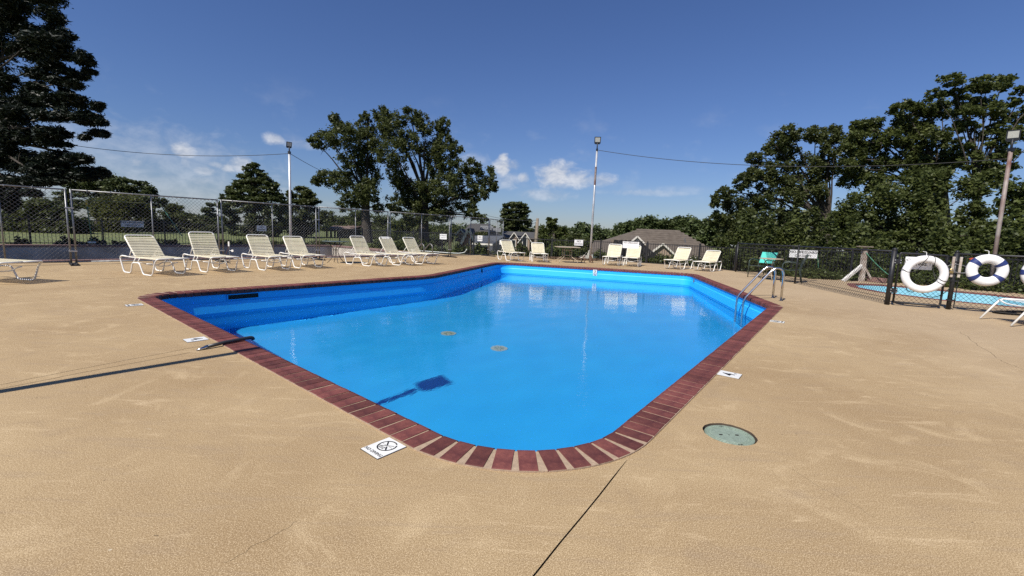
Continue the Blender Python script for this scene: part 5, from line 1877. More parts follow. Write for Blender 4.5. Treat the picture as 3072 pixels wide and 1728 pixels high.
def limbs(base, fork, blobs, r0, m, every=1, twig=True):
    """tapered trunk to the fork, bent limbs to the foliage masses"""
    b = MB()
    base, fork = Vector(base), Vector(fork)
    mid = base.lerp(fork, 0.5) + Vector((random.uniform(-.15, .15), 0, 0))
    b.tube([base - Vector((0, 0, .3)), base + Vector((0, 0, .3)), mid, fork], [r0 * 1.45, r0 * 1.1, r0 * 0.9, r0 * 0.75], 10)
    for i, (x, y, z, rx, rz) in enumerate(blobs):
        if i % every:
            continue
        e = Vector((x, y, z))
        t = min(1.0, max(0.55, 1 - 0.4 * random.random()))
        s = base.lerp(fork, t)
        if e.z < s.z:
            s = base.lerp(fork, 0.62)
        d = e - s
        k = s + d * 0.5 + Vector((random.uniform(-.2, .2) * d.length * .4, random.uniform(-.2, .2) * d.length * .4, 0.10 * d.length))
        pts = []
        for j in range(8):
            u = j / 7
            pts.append(s * (1 - u) ** 2 + k * 2 * u * (1 - u) + e * u * u + Vector((random.uniform(-.05, .05), random.uniform(-.05, .05), random.uniform(-.05, .05))))
        rb = r0 * random.uniform(0.20, 0.34)
        b.tube(pts, [rb * (1 - 0.85 * j / 7) for j in range(8)], 6, caps=False)
        if twig:
            for _ in range(4):
                u = Vector((random.gauss(0, 1), random.gauss(0, 1), random.gauss(0, .7))).normalized()
                q = pts[random.randint(4, 7)]
                b.tube([q, q + u * rx * .45 + Vector((0, 0, .08)), q + u * rx * .9], [rb * .22, rb * .14, rb * .05], 4, caps=False)
    return b


def tree(name, label, cat, blobs, base, fork, r0, leaf, per, size, bark=M_BARK, group=None, every=1, **kw):
    t = thing(name, label, cat, (0, 0, 0), 0, group)
    obj('trunk', limbs(base, fork, blobs, r0, bark, every).mesh('trunk', bark, True), t)
    obj('crown', leaf_cloud('crown', blobs, leaf, per, size, **kw), t)
    return t


def at_ground(p, dz=-0.2):
    return (p[0], p[1], ground_z(p[0], p[1]) + dz)


# big double oak
OA = [(-15.91, 40.0, 10.56, 0.88, 0.62), (-16.61, 40.0, 8.72, 1.42, 0.8), (-17.58, 39.5, 8.38, 0.7, 0.45), (-14.71, 40.0, 9.78, 1.36, 0.91), (-13.76, 40.5, 10.85, 0.66, 0.57), (-14.97, 39.5, 8.68, 1.46, 0.91), (-13.45, 40.0, 8.75, 1.42, 1.21), (-14.55, 39.5, 7.05, 1.17, 0.86),
      (-16.72, 39.5, 5.45, 1.18, 0.58), (-17.33, 39.0, 5.11, 0.64, 0.4), (-15.29, 40.0, 5.15, 1.26, 1.0), (-13.29, 39.5, 6.01, 1.3, 1.21), (-14.34, 40.0, 3.9, 1.26, 0.77), (-13.02, 40.0, 4.36, 1.32, 1.12), (-12.33, 40.0, 3.2, 0.72, 0.65), (-14.89, 40.0, 3.11, 1.14, 0.54), (-13.09, 41.0, 7.64, 1.22, 1.07)]
q = (-13.308, 40.0, -0.37); qf = (-13.438, 40.0, 4.841)
tree('oak_tree', 'left trunk of the big broad oak pair behind the mesh fence, feathery left limbs', 'tree', puff(OA, 1.0, 1.2), at_ground(q), qf, 0.42, L_OAK, 560, 0.185, clumps=27, tight=0.25, group='oak pair in the middle distance')
OB = [(-12.27, 41.0, 11.32, 0.9, 0.64), (-12.45, 41.0, 10.27, 1.27, 1.05), (-11.12, 41.0, 9.88, 1.51, 1.17), (-9.56, 41.0, 11.04, 1.2, 0.75), (-8.23, 41.0, 10.34, 1.03, 0.82), (-6.76, 41.0, 10.59, 0.84, 0.64), (-6.74, 40.5, 9.36, 1.02, 0.87), (-5.5, 40.5, 8.39, 0.78, 0.76),
      (-9.58, 40.0, 8.72, 1.54, 1.15), (-8.2, 41.0, 8.38, 1.4, 1.06), (-10.85, 40.0, 7.75, 1.42, 1.16), (-6.71, 41.0, 8.08, 1.21, 1.01), (-10.68, 41.0, 6.3, 1.22, 1.26), (-7.12, 41.0, 6.85, 1.22, 0.89), (-5.34, 41.0, 6.5, 1.28, 1.02), (-4.01, 41.0, 6.97, 1.04, 0.77), (-2.83, 40.5, 6.26, 1.03, 0.94),
      (-2.35, 40.5, 5.42, 0.73, 0.59), (-4.43, 41.0, 5.4, 1.29, 1.02), (-6.12, 40.5, 5.11, 1.39, 1.13), (-7.97, 41.0, 4.79, 1.41, 1.21), (-9.78, 41.0, 4.57, 1.41, 1.27), (-10.96, 40.5, 3.37, 0.85, 0.84), (-8.42, 41.0, 3.38, 1.54, 1.16), (-6.36, 41.0, 3.73, 1.48, 1.16), (-4.39, 41.0, 3.89, 1.17, 0.91),
      (-3.02, 40.5, 4.54, 0.73, 0.48), (-3.85, 40.5, 2.77, 0.98, 0.54), (-2.86, 40.0, 2.43, 0.54, 0.3), (-7.05, 41.0, 2.61, 1.42, 0.73), (-9.3, 41.0, 2.31, 1.3, 0.73), (-10.59, 42.0, 5.15, 1.19, 1.11)]
q = (-8.473, 41.5, -0.229); qf = (-8.537, 41.5, 4.873)
tree('oak_tree', 'right and larger trunk of the big oak pair, crown open around its fork', 'tree', puff(OB, 1.0, 1.2), at_ground(q), qf, 0.50, L_OAK, 560, 0.185, clumps=27, tight=0.25, group='oak pair in the middle distance')

# right hand trees
T7 = [(18.05, 31.0, 8.46, 0.86, 0.53), (17.42, 31.0, 7.75, 0.96, 0.67), (16.01, 30.5, 6.86, 0.54, 0.4), (18.85, 31.0, 7.65, 1.05, 0.76), (20.31, 31.0, 8.76, 1.0, 0.53), (21.45, 31.0, 8.76, 0.72, 0.48), (21.29, 31.0, 7.89, 1.05, 0.76), (16.79, 30.5, 6.12, 1.04, 0.75), (15.8, 30.5, 5.67, 0.59, 0.49),
      (15.1, 30.5, 5.2, 0.63, 0.45), (18.13, 30.5, 5.91, 1.13, 0.84), (20.16, 31.0, 6.32, 1.14, 0.86), (21.92, 31.0, 6.56, 0.91, 0.76), (14.08, 30.0, 4.42, 0.58, 0.44), (13.46, 30.0, 3.9, 0.45, 0.44), (15.28, 30.5, 3.91, 0.96, 0.77), (16.8, 30.5, 4.41, 1.04, 0.85), (18.57, 30.5, 4.48, 1.04, 0.85),
      (20.62, 31.0, 4.85, 1.06, 0.78), (13.84, 30.0, 2.71, 0.72, 0.63), (15.34, 30.0, 2.59, 1.08, 0.81), (17.05, 30.0, 2.83, 1.08, 0.81), (18.78, 30.0, 2.9, 1.03, 0.81), (19.92, 30.0, 2.85, 0.81, 0.67), (15.02, 29.5, 1.51, 1.22, 0.58), (17.59, 29.5, 1.6, 1.22, 0.62), (19.73, 29.5, 1.64, 1.02, 0.53)]
q = (22.247, 31.0, 0.641); qf = (21.82, 31.0, 3.41)
tree('oak_tree', 'dark broad oak nearest the brown roofed house on the right', 'tree', puff(T7, 1.0, 1.2), at_ground(q), qf, 0.40, L_OAK, 760, 0.165, clumps=38, tight=0.26, group='big trees on the right')
T8 = [(21.04, 28.5, 8.59, 0.58, 0.36), (21.69, 28.5, 8.59, 0.5, 0.45), (22.9, 28.0, 9.5, 0.69, 0.39), (22.2, 28.0, 8.83, 0.65, 0.44), (23.97, 28.0, 9.7, 0.53, 0.39), (24.89, 28.0, 9.79, 0.69, 0.51), (25.87, 28.0, 9.65, 0.57, 0.55), (23.79, 28.0, 8.73, 0.86, 0.64), (25.19, 28.0, 8.94, 0.86, 0.63), (21.93, 28.5, 7.93, 0.87, 0.61),
      (20.76, 28.5, 7.57, 0.67, 0.53), (22.97, 28.0, 7.87, 0.86, 0.6), (24.71, 28.0, 7.93, 0.94, 0.6), (26.14, 28.0, 7.98, 0.65, 0.64), (22.48, 28.5, 7.0, 0.96, 0.62), (21.14, 28.5, 6.64, 0.75, 0.54), (23.91, 28.0, 6.96, 0.86, 0.61), (25.51, 28.0, 6.88, 0.78, 0.57), (21.8, 28.0, 5.96, 0.87, 0.61), (23.2, 28.0, 6.32, 0.78, 0.53), (24.52, 28.0, 6.24, 0.82, 0.61), (21.39, 28.5, 5.38, 0.72, 0.54), (21.89, 28.0, 5.03, 0.79, 0.49), (22.9, 28.0, 5.27, 0.83, 0.53), (24.11, 28.0, 5.52, 0.83, 0.49), (25.7, 28.0, 5.98, 0.83, 0.53), (20.65, 28.5, 6.17, 0.63, 0.54), (26.14, 27.5, 6.62, 0.69, 0.6)]
q = (27.9, 28.0, 0.784); qf = (26.101, 28.0, 6.704)
tree('oak_tree', 'tall green oak in the middle of the right hand trees', 'tree', puff(T8, 1.0, 1.2), at_ground(q), qf, 0.36, L_OAK2, 760, 0.16, clumps=38, tight=0.26, group='big trees on the right')
T9 = [(23.34, 25.0, 10.3, 0.65, 0.31), (23.77, 25.0, 9.8, 0.5, 0.24), (22.73, 25.0, 9.67, 0.5, 0.24), (24.76, 25.0, 10.11, 0.68, 0.35), (25.65, 25.0, 10.21, 0.61, 0.35), (26.71, 25.0, 10.51, 0.61, 0.38), (26.84, 25.0, 9.79, 0.5, 0.24), (24.54, 25.0, 9.39, 0.58, 0.35), (25.61, 25.0, 9.31, 0.69, 0.32), (26.66, 25.0, 9.28, 0.61, 0.25), (24.29, 25.0, 8.72, 0.58, 0.35),
      (25.34, 25.0, 8.76, 0.69, 0.28), (26.43, 25.0, 8.59, 0.69, 0.25), (27.42, 25.0, 8.54, 0.47, 0.28), (24.79, 25.0, 7.92, 0.65, 0.32), (26.05, 25.0, 7.91, 0.62, 0.25), (27.35, 25.0, 7.82, 0.55, 0.25), (26.0, 25.0, 7.08, 0.66, 0.32), (24.81, 25.0, 7.03, 0.66, 0.43), (26.46, 25.0, 6.42, 0.59, 0.33), (27.46, 25.0, 6.79, 0.51, 0.29), (27.48, 25.0, 5.9, 0.48, 0.22), (26.15, 25.0, 5.68, 0.63, 0.36), (25.2, 25.5, 6.09, 0.67, 0.52), (24.73, 26.0, 8.55, 0.64, 0.55), (25.89, 25.5, 7.57, 0.71, 0.29), (25.1, 24.5, 4.96, 0.72, 0.47), (26.72, 25.0, 5.07, 0.63, 0.37),
      (27.99, 25.0, 10.16, 0.72, 0.42), (28.36, 25.0, 9.13, 0.72, 0.39), (28.45, 25.0, 7.73, 0.73, 0.36)]
q = (26.798, 25.0, 0.336); qf = (25.292, 25.0, 6.372)
tree('oak_tree', 'tallest loose crowned tree at the right edge, its limbs showing through', 'tree', puff(T9, 1.0, 1.2), at_ground(q), qf, 0.20, L_OAK2, 560, 0.155, M_BARK, 'big trees on the right', clumps=28, tight=0.26)
T10 = [(18.48, 23.0, 3.52, 0.79, 0.75), (19.42, 23.0, 3.89, 0.79, 0.68), (20.51, 23.0, 4.5, 0.78, 0.64), (21.94, 23.0, 4.62, 0.78, 0.64), (22.99, 23.0, 4.29, 0.72, 0.58), (20.02, 22.5, 3.54, 0.84, 0.74), (21.33, 22.5, 3.41, 0.77, 0.67), (22.69, 22.5, 3.01, 0.7, 0.61), (17.88, 22.5, 2.49, 0.77, 0.61), (19.19, 22.5, 2.54, 0.84, 0.68), (20.05, 22.0, 2.38, 0.82, 0.66),
       (21.34, 22.0, 2.3, 0.76, 0.6), (22.67, 22.0, 2.07, 0.69, 0.5), (16.96, 22.0, 1.66, 0.76, 0.5), (18.25, 22.0, 1.54, 0.76, 0.47), (19.09, 21.5, 1.52, 0.74, 0.46), (20.37, 21.5, 1.47, 0.74, 0.39), (17.48, 23.5, 3.27, 0.63, 0.59), (17.05, 23.0, 2.37, 0.62, 0.59)]
q = (20.767, 22.8, 0.623); qf = (20.532, 22.8, 2.16)
tree('shade_tree', 'dense low green tree filling the space behind the gate', 'tree', puff(T10, 1.0, 1.2), at_ground(q), qf, 0.24, L_OAK2, 760, 0.15, group='big trees on the right', clumps=34, tight=0.32)
T11 = [(21.72, 19.5, 3.95, 0.55, 0.4), (22.04, 19.5, 3.41, 0.61, 0.52), (21.48, 19.5, 3.12, 0.52, 0.44), (21.41, 19.0, 2.54, 0.6, 0.57), (20.86, 19.0, 2.25, 0.51, 0.46), (21.71, 19.0, 1.73, 0.6, 0.43), (20.93, 19.0, 1.47, 0.51, 0.32), (22.13, 19.0, 3.46, 0.7, 0.71), (22.37, 19.0, 2.21, 0.71, 0.72), (20.81, 19.5, 1.49, 0.5, 0.36)]
q = (22.114, 19.4, 0.591); qf = (21.85, 19.4, 2.044)
tree('shade_tree', 'lower green tree at the right edge behind the rusty lamp post', 'tree', T11, at_ground(q), qf, 0.18, L_UNDER, 560, 0.15, group='big trees on the right', clumps=30, tight=0.32)

# near pine at the left edge
T1 = [(-18.79, 17.5, 8.88, 0.7, 0.28), (-17.64, 17.3, 8.63, 0.42, 0.21), (-19.38, 17.5, 8.42, 0.5, 0.29), (-18.11, 17.3, 8.12, 0.55, 0.21), (-16.52, 17.0, 7.74, 0.3, 0.13), (-16.82, 17.0, 7.4, 0.67, 0.23), (-18.17, 17.3, 7.6, 0.7, 0.26), (-15.87, 16.8, 6.91, 0.32, 0.17), (-16.85, 17.0, 7.05, 0.52, 0.16), (-19.2, 17.5, 7.51, 0.61, 0.29), (-15.8, 16.8, 6.52, 0.21, 0.09),
      (-16.74, 17.0, 6.51, 0.42, 0.11), (-17.97, 17.3, 6.96, 0.5, 0.16), (-18.53, 17.3, 6.57, 0.56, 0.19), (-16.21, 16.8, 6.0, 0.3, 0.09), (-17.07, 17.0, 6.19, 0.47, 0.12), (-16.95, 17.0, 5.83, 0.21, 0.1), (-19.35, 17.5, 6.11, 0.59, 0.25), (-18.44, 17.3, 6.02, 0.38, 0.16), (-16.25, 16.8, 5.51, 0.35, 0.12), (-15.39, 16.6, 5.27, 0.21, 0.13), (-16.98, 17.0, 5.43, 0.68, 0.19), (-18.0, 17.2, 5.53, 0.61, 0.19),
      (-15.34, 16.6, 4.72, 0.21, 0.11), (-16.04, 16.8, 4.86, 0.57, 0.18), (-17.03, 17.0, 4.92, 0.6, 0.21), (-15.72, 16.7, 4.38, 0.35, 0.13), (-15.91, 16.7, 4.12, 0.21, 0.07), (-18.69, 17.3, 5.04, 0.72, 0.3), (-19.72, 17.5, 5.32, 0.52, 0.32), (-17.09, 17.0, 4.25, 0.53, 0.16), (-18.39, 17.2, 4.2, 0.66, 0.27), (-19.55, 17.4, 4.25, 0.62, 0.38), (-17.28, 17.0, 3.93, 0.48, 0.11), (-16.17, 16.8, 3.36, 0.42, 0.15),
      (-17.44, 17.0, 3.44, 0.66, 0.21), (-15.68, 16.7, 2.95, 0.26, 0.11), (-16.48, 16.8, 2.93, 0.58, 0.19), (-17.76, 17.0, 2.91, 0.71, 0.24), (-19.05, 17.2, 3.15, 0.72, 0.35), (-19.91, 17.4, 3.42, 0.52, 0.43), (-16.22, 16.8, 2.72, 0.37, 0.1), (-17.53, 17.0, 2.49, 0.49, 0.1), (-19.12, 17.2, 2.49, 0.73, 0.18), (-18.55, 17.0, 2.08, 0.31, 0.1), (-19.33, 17.2, 2.07, 0.36, 0.1), (-20.03, 17.4, 2.34, 0.32, 0.28), (-20.2, 17.4, 1.7, 0.29, 0.29),
      (-20.49, 17.6, 8.71, 0.76, 0.48), (-20.62, 17.6, 7.51, 0.77, 0.49), (-20.77, 17.6, 6.3, 0.77, 0.5), (-20.91, 17.6, 5.06, 0.78, 0.5), (-21.05, 17.6, 3.8, 0.79, 0.51), (-21.2, 17.6, 2.52, 0.8, 0.52), (-22.34, 18.0, 8.1, 0.91, 0.74), (-22.65, 18.0, 5.61, 0.93, 0.77), (-22.94, 18.0, 3.29, 0.94, 0.8), (-18.76, 17.5, 9.65, 0.75, 0.35), (-20.1, 17.6, 9.89, 1.0, 0.47)]
q = (-23.619, 18.0, -0.489); qf = (-22.362, 18.0, 6.872)
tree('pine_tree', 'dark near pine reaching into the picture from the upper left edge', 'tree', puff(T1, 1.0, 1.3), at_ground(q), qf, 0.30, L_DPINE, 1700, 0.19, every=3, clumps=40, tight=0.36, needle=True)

# pines and trees behind on the left
T2 = [(-45.24, 46.0, 4.44, 1.46, 0.75), (-43.3, 46.0, 4.99, 1.38, 0.68), (-41.63, 46.0, 4.78, 1.45, 0.75), (-43.89, 46.0, 3.68, 1.6, 0.75), (-41.03, 45.5, 3.91, 1.65, 0.81), (-39.26, 46.0, 4.59, 1.18, 0.54), (-38.12, 46.0, 4.06, 0.97, 0.61), (-39.18, 45.5, 3.61, 1.44, 0.68), (-37.26, 46.0, 3.01, 0.83, 0.69), (-37.77, 45.5, 3.09, 1.31, 0.75), (-46.79, 46.0, 3.43, 0.76, 0.41), (-47.02, 46.0, 2.75, 0.84, 0.45), (-45.92, 46.0, 2.27, 1.11, 0.69), (-43.15, 46.0, 2.65, 1.74, 0.83), (-40.05, 46.0, 2.25, 1.74, 0.9)]
q = (-43.496, 46.0, -1.679); qf = (-42.369, 46.0, 3.701)
tree('pine_tree', 'broad flat topped pine behind the mesh, right of the near pine', 'tree', T2, at_ground(q), qf, 0.4, L_PINE, 560, 0.24, clumps=14, tight=0.32)
T2B = [(-37.05, 41.0, 2.67, 1.3, 0.61), (-35.79, 41.0, 2.57, 1.18, 0.61), (-37.98, 41.0, 1.85, 1.06, 0.8), (-36.23, 40.5, 1.83, 1.29, 0.85), (-34.97, 41.0, 1.9, 1.06, 0.86), (-37.16, 40.5, 0.94, 1.17, 0.86), (-35.47, 40.5, 1.01, 1.23, 0.8), (-38.52, 41.0, 0.23, 0.94, 0.68), (-36.49, 40.5, 0.12, 1.3, 0.68)]
q = (-36.874, 41.0, -1.133); qf = (-36.711, 41.0, 1.036)
tree('leafy_tree', 'yellow green rounded tree in front of the flat topped pine', 'tree', T2B, at_ground(q), qf, 0.22, L_BRIGHT, 620, 0.22, clumps=14)
T2C = [(-36.78, 34.0, 2.05, 0.98, 0.56), (-35.73, 34.0, 1.86, 0.88, 0.51), (-37.54, 34.0, 1.47, 0.98, 0.62), (-35.07, 34.0, 1.41, 0.78, 0.51), (-38.33, 34.0, 0.72, 1.09, 0.77), (-36.56, 34.0, 0.69, 1.09, 0.77), (-34.78, 34.0, 0.71, 0.88, 0.83), (-34.58, 35.0, 0.42, 0.96, 0.69), (-39.42, 34.0, 0.23, 0.93, 0.78), (-37.51, 34.0, -0.09, 1.09, 0.57), (-35.45, 34.0, -0.14, 1.09, 0.52), (-34.63, 35.0, -0.27, 1.12, 0.48)]
q = (-37.365, 34.5, -0.995); qf = (-37.237, 34.5, 0.314)
tree('leafy_tree', 'dark bushy tree under the near pine behind the picket fence', 'tree', T2C, at_ground(q), qf, 0.24, L_OAK, 620, 0.2, clumps=14)
T2E = [(-40.01, 52.0, 2.58, 0.94, 0.47), (-40.05, 52.0, 1.77, 1.34, 0.78), (-38.42, 52.0, 1.4, 1.5, 0.78), (-37.1, 52.0, 1.02, 1.34, 0.7), (-40.21, 50.0, 1.16, 1.14, 0.98), (-41.43, 50.0, -0.01, 1.52, 0.83), (-40.31, 52.0, 0.04, 1.82, 0.87), (-37.95, 52.0, -0.03, 1.66, 0.63), (-35.77, 52.0, 0.21, 1.34, 0.71)]
q = (-39.59, 52.0, -1.107); qf = (-39.5, 52.0, 0.464)
tree('leafy_tree', 'low dark trees right of the flat topped pine across the lawn', 'tree', T2E, at_ground(q), qf, 0.24, L_OAK, 640, 0.27, clumps=13)
T2P = [(-41.38, 60.0, 3.41, 0.59, 0.27), (-41.73, 60.0, 2.73, 0.91, 0.36), (-41.31, 60.0, 2.03, 0.82, 0.36), (-41.88, 60.0, 1.38, 1.0, 0.45)]
q = (-41.688, 60.0, -1.092); qf = (-41.476, 60.0, 2.293)
tree('pine_tree', 'tiny distant pine just left of the tall conical pine', 'tree', T2P, at_ground(q), qf, 0.2, L_PINE, 620, 0.28, clumps=10)
T3 = [(-26.47, 45.0, 6.93, 0.54, 0.26), (-26.69, 45.0, 6.5, 0.94, 0.36), (-26.0, 45.0, 6.0, 1.08, 0.4), (-27.35, 45.0, 5.86, 0.71, 0.33), (-26.53, 45.0, 5.36, 1.42, 0.46), (-24.95, 45.0, 5.42, 0.78, 0.36), (-27.59, 45.0, 4.92, 1.08, 0.46), (-26.05, 45.0, 4.78, 1.42, 0.46), (-24.45, 45.0, 5.04, 0.61, 0.33), (-28.66, 45.0, 4.39, 0.88, 0.47), (-27.11, 45.0, 4.21, 1.56, 0.53), (-25.22, 45.0, 4.29, 1.29, 0.53), (-29.23, 45.0, 3.71, 0.78, 0.47), (-27.65, 45.0, 3.56, 1.56, 0.57), (-25.55, 45.0, 3.64, 1.56, 0.57), (-23.85, 45.0, 3.81, 0.78, 0.47),
      (-28.63, 45.0, 2.66, 1.36, 0.74), (-26.59, 45.0, 2.74, 1.63, 0.74), (-24.56, 45.0, 2.61, 1.22, 0.81), (-29.03, 45.0, 1.37, 1.16, 0.74), (-26.64, 45.0, 1.46, 1.57, 0.88), (-24.26, 45.0, 1.35, 1.23, 0.74), (-27.88, 45.0, 0.3, 1.51, 0.61), (-25.32, 45.0, 0.23, 1.37, 0.54)]
q = (-26.72, 45.0, -0.675); qf = (-26.526, 45.0, 5.524)
tree('pine_tree', 'tall conical pine left of the left lamp post', 'tree', T3, at_ground(q), qf, 0.34, L_PINE, 640, 0.22, clumps=15, tight=0.3)
T3B = [(-23.88, 50.0, 5.14, 0.79, 0.41), (-25.13, 50.0, 4.58, 0.68, 0.44), (-23.26, 50.0, 4.65, 0.9, 0.48), (-24.32, 50.0, 4.06, 1.43, 0.59), (-23.09, 50.0, 3.81, 1.05, 0.56), (-25.4, 50.0, 3.13, 1.06, 0.82), (-23.15, 50.0, 2.55, 1.36, 0.9), (-21.34, 50.0, 2.17, 1.06, 0.67), (-25.06, 50.0, 1.5, 1.52, 0.98), (-22.61, 50.0, 1.07, 1.52, 0.75), (-24.33, 50.0, 0.26, 1.6, 0.53)]
q = (-23.785, 50.0, -0.666); qf = (-23.723, 50.0, 2.153)
tree('oak_tree', 'small loose oak right of the left lamp post', 'tree', T3B, at_ground(q), qf, 0.24, L_OAK, 560, 0.24, clumps=13, tight=0.34)
T4L = [(-22.56, 56.0, 1.91, 1.78, 0.76), (-19.81, 56.0, 1.43, 1.95, 0.93), (-16.63, 56.0, 1.88, 1.78, 0.92), (-13.99, 54.0, 1.13, 1.88, 0.98), (-11.54, 54.0, 0.9, 1.72, 0.89), (-8.68, 54.0, 1.17, 1.88, 0.73), (-14.46, 52.0, 0.04, 1.98, 0.71), (-11.05, 50.0, -0.07, 1.9, 0.61), (-8.39, 50.0, 0.03, 1.75, 0.61), (-17.67, 54.0, 0.5, 1.89, 0.73), (-12.59, 55.0, 2.01, 1.66, 0.74), (-19.59, 56.0, 2.61, 1.44, 0.59)]
q = (-14.392, 54.0, -0.801); qf = (-14.399, 54.0, 0.625)
tree('leafy_tree', 'low spreading thicket tree under the big oak pair', 'tree', T4L, at_ground(q), qf, 0.24, L_OAK2, 660, 0.26, clumps=13)
T5 = [(0.2, 60.0, 5.01, 1.17, 0.4), (-0.69, 60.0, 4.67, 1.04, 0.49), (1.07, 60.0, 4.73, 0.95, 0.44), (-1.2, 60.0, 4.03, 0.81, 0.4), (0.24, 60.0, 4.08, 1.44, 0.45), (1.64, 60.0, 4.04, 0.59, 0.27), (-1.09, 60.0, 3.36, 0.9, 0.4), (0.27, 60.0, 3.41, 1.45, 0.49), (1.14, 60.0, 3.0, 1.04, 0.4), (1.88, 60.0, 2.71, 0.59, 0.4), (-1.06, 60.0, 2.65, 0.91, 0.49), (0.11, 60.0, 2.69, 1.27, 0.54), (-0.13, 60.0, 1.96, 1.27, 0.49), (1.17, 60.0, 2.28, 1.04, 0.4), (-0.8, 60.0, 1.58, 1.36, 0.45), (1.47, 60.0, 1.66, 1.27, 0.36)]
q = (0.332, 60.0, -0.639); qf = (0.185, 60.0, 4.3)
tree('pine_tree', 'round topped pine standing alone left of the utility pole', 'tree', T5, at_ground(q), qf, 0.26, L_PINE, 640, 0.26, clumps=13, tight=0.32)
T6 = [(2.49, 32.0, 2.23, 0.22, 0.19), (2.94, 32.0, 2.27, 0.19, 0.17), (2.62, 32.0, 2.0, 0.43, 0.24), (2.42, 32.0, 1.7, 0.48, 0.31), (2.97, 32.0, 1.7, 0.56, 0.31), (3.46, 32.0, 1.62, 0.39, 0.24), (2.29, 32.0, 1.24, 0.58, 0.34), (3.0, 32.0, 1.27, 0.68, 0.36), (3.63, 32.0, 1.24, 0.53, 0.31), (2.32, 31.0, 0.64, 0.66, 0.42), (3.38, 31.0, 0.63, 0.66, 0.42), (2.72, 30.0, 0.29, 0.68, 0.36)]
q = (2.898, 31.5, -0.596); qf = (2.827, 31.5, 1.309)
tree('leafy_tree', 'small upright tree right of the utility pole', 'tree', T6, at_ground(q), qf, 0.10, L_OAK2, 640, 0.16, clumps=12)
T6B = [(3.82, 28.0, 1.01, 0.51, 0.38), (3.57, 27.5, 0.51, 0.58, 0.33), (4.36, 27.5, 0.65, 0.46, 0.42), (4.0, 27.0, 0.24, 0.53, 0.29)]
q = (4.073, 28.0, -0.44); qf = (4.02, 28.0, 0.515)
tree('shrub', 'dark leafy shrub behind the tan square table and NO DIVING sign', 'shrub', T6B, at_ground(q), qf, 0.05, L_OAK, 640, 0.15, clumps=12)
SB = [(-2.62, 36.0, 0.93, 0.71, 0.27), (-3.0, 36.0, 0.84, 0.44, 0.22)]
q = (-2.593, 36.0, 0.147)
tree('shrub', 'pale green rounded shrub before the charcoal roof', 'shrub', SB, at_ground(q), (-2.609, 36.0, 0.718), 0.05, L_BRIGHT, 640, 0.16, clumps=10)
SB2 = [(10.29, 28.0, -0.14, 0.34, 0.3), (9.69, 27.0, -0.35, 0.37, 0.17), (11.37, 24.5, 0.25, 0.41, 0.49), (11.68, 24.5, 0.82, 0.3, 0.48), (11.86, 24.0, 0.3, 0.36, 0.55), (11.97, 23.0, 0.45, 0.45, 0.53)]
q = (9.925, 27.0, -0.668)
tree('shrub', 'leafy shrubs between the far picket fence and the brown roofed house', 'shrub', SB2, at_ground(q), (9.89, 27.0, -0.256), 0.05, L_OAK2, 640, 0.14, clumps=11)

# far woods as one mass
FW = []
top = [(1480, 672), (1640, 690), (1689, 682), (1745, 673), (1799, 685), (1830, 692), (1858, 689), (1880, 668), (1905, 654), (1947, 647), (1987, 661), (2022, 656), (2069, 647), (2116, 648), (2180, 650), (2260, 652), (2350, 655), (2480, 660), (2620, 668), (2800, 675), (3000, 680), (3200, 690)]
FWTOP = [(-4.526, 95.0, 2.644), (6.992, 95.0, 1.939), (10.476, 95.0, 2.64), (14.45, 95.0, 3.429), (21.267, 110.0, 2.956), (28.222, 130.0, 2.604), (28.56, 120.0, 2.954), (24.08, 95.0, 4.146), (24.979, 92.0, 5.076), (27.238, 90.0, 5.567), (30.014, 90.0, 4.734), (31.633, 88.0, 5.07), (33.895, 86.0, 5.67), (36.072, 84.0, 5.616), (39.157, 82.0, 5.538), (43.014, 80.0, 5.436), (47.195, 78.0, 5.529), (52.007, 74.0, 5.306), (56.582, 70.0, 4.948), (62.283, 66.0, 4.729), (67.811, 62.0, 4.637), (72.176, 58.0, 4.316)]
for a, c in zip(FWTOP[:-1], FWTOP[1:]):
    n = max(2, int(math.hypot(c[0] - a[0], c[1] - a[1]) / 2.2))
    for i in range(n):
        t = i / n
        x, y, z = [a[j] + (c[j] - a[j]) * t for j in range(3)]
        rr0 = random.uniform(1.5, 2.6)
        zz = z - rr0 * 0.8 + random.uniform(-.5, .3)
        FW.append((x, y + random.uniform(-2, 2), zz, rr0, rr0 * .85))
        g = ground_z(x, y)
        while zz > g + 1.5:
            zz -= random.uniform(1.7, 2.4)
            FW.append((x + random.uniform(-1, 1), y - random.uniform(0.3, 3.0), zz, random.uniform(1.6, 2.6), random.uniform(1.2, 1.9)))
LW_ = [(-114.716, 80.0, 0.413), (-105.82, 85.0, 0.009), (-96.27, 88.0, -0.658), (-78.24, 92.0, 0.098), (-76.423, 95.0, 0.794), (-74.407, 100.0, 0.398), (-68.319, 100.0, 0.927), (-53.724, 104.0, 0.942), (-45.547, 108.0, 2.285), (-37.654, 110.0, 2.961), (-29.028, 112.0, 2.338), (-18.867, 112.0, 2.385), (-9.669, 104.0, 2.754), (-4.526, 95.0, 2.644)]
for a, c in zip(LW_[:-1], LW_[1:]):
    n = max(2, int(math.hypot(c[0] - a[0], c[1] - a[1]) / 3.0))
    for i in range(n):
        t = i / n
        x, y, z = [a[j] + (c[j] - a[j]) * t for j in range(3)]
        zz = z - 2.0 + random.uniform(-.5, .4)
        FW.append((x, y, zz, random.uniform(2.0, 3.2), 2.2))
        while zz > ground_z(x, y) + 1.5:
            zz -= 2.4
            FW.append((x + random.uniform(-1, 1), y - random.uniform(0, 3), zz, random.uniform(2.0, 3.0), 1.9))
obj('distant_woods', leaf_cloud('distant_woods', FW, L_FAR, 170, 0.62, clumps=7, tight=0.45), None, kind='stuff', label='green far wood along the skyline behind the houses', category='woods')

# undergrowth along the fences


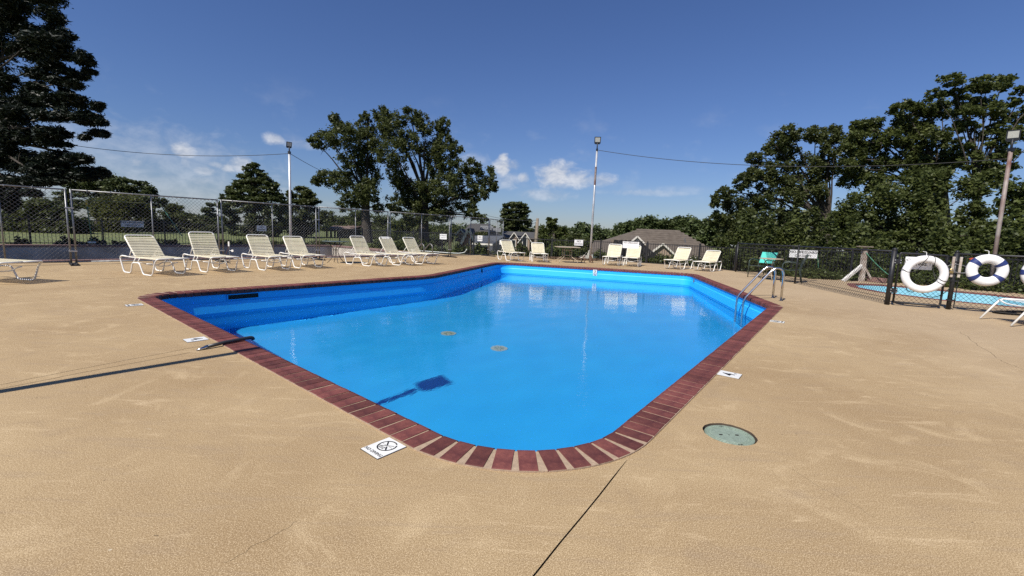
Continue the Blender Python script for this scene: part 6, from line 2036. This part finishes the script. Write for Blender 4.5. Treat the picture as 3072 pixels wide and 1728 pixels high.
def undergrowth(name, line, hh, wd, n, leaf, size, label, z0=0.0, stems=True):
    B = []
    for a, c in zip(line[:-1], line[1:]):
        L = math.hypot(c[0] - a[0], c[1] - a[1])
        for i in range(max(1, int(L * n))):
            t = random.random()
            x, y = a[0] + (c[0] - a[0]) * t + random.uniform(-wd, wd), a[1] + (c[1] - a[1]) * t + random.uniform(-wd, wd)
            h0 = hh * random.uniform(0.35, 1.0)
            B.append((x, y, ground_z(x, y) + z0 + h0 * 0.5, random.uniform(.18, .36), h0 * 0.55))
    return obj(name, leaf_cloud(name, B, leaf, 320, size, clumps=9, tight=0.5), None, kind='stuff', label=label, category='undergrowth')


undergrowth('undergrowth', [(-9, 27.8), (-2.6, 24.6), (-0.5, 24.3), (3.2, 24.0)], 0.75, 0.4, 6, L_UNDER, 0.13, 'low weeds and saplings along the far picket fence', 0.0)
undergrowth('undergrowth', [(-22, 19.2), (-12.0, 30.4)], 0.40, 0.35, 4, L_OAK, 0.12, 'dark low plants on the lawn side of the drained pool')
undergrowth('undergrowth', [(9.4, 19.2), (15.2, 17.4), (16.6, 12.5)], 1.0, 0.6, 9, L_UNDER, 0.12, 'weeds growing through the picket fence behind the wading pool')
undergrowth('undergrowth', [(10.2, 16.6), (14.3, 15.6), (15.2, 13.2)], 0.42, 0.5, 12, L_UNDER, 0.09, 'rough grass and weeds between deck and picket fence', 0.12)
undergrowth('undergrowth', [(10.5, 20.5), (16.5, 19.0), (19.5, 15.0), (19.5, 9.0)], 2.6, 0.9, 7, L_OAK2, 0.16, 'dark thicket below the right hand trees')
undergrowth('undergrowth', [(5.0, 24.6), (9.2, 21.6), (9.9, 19.6)], 0.6, 0.35, 7, L_UNDER, 0.11, 'weeds behind the far picket fence on the right')
# leaf litter on the far deck edge
b = MB()
for _ in range(900):
    t = random.random()
    x, y = 1.2 + 3.2 * t + random.gauss(0, .2), 22.5 - 0.35 * t + random.gauss(0, .32)
    s, a = random.uniform(.03, .09), random.uniform(0, 6.28)
    c, sn = math.cos(a) * s, math.sin(a) * s
    z = random.uniform(.004, .09)
    b.add([(x - c, y - sn, z), (x + sn * .5, y - c * .5, z + .02), (x + c, y + sn, z + .005), (x - sn * .5, y + c * .5, z + .015)], [(0, 1, 2, 3)])
obj('leaf_litter', b.mesh('leaf_litter', M_LITTER), None, kind='stuff', label='brown dry leaf litter heaped on the far deck edge', category='leaf litter')
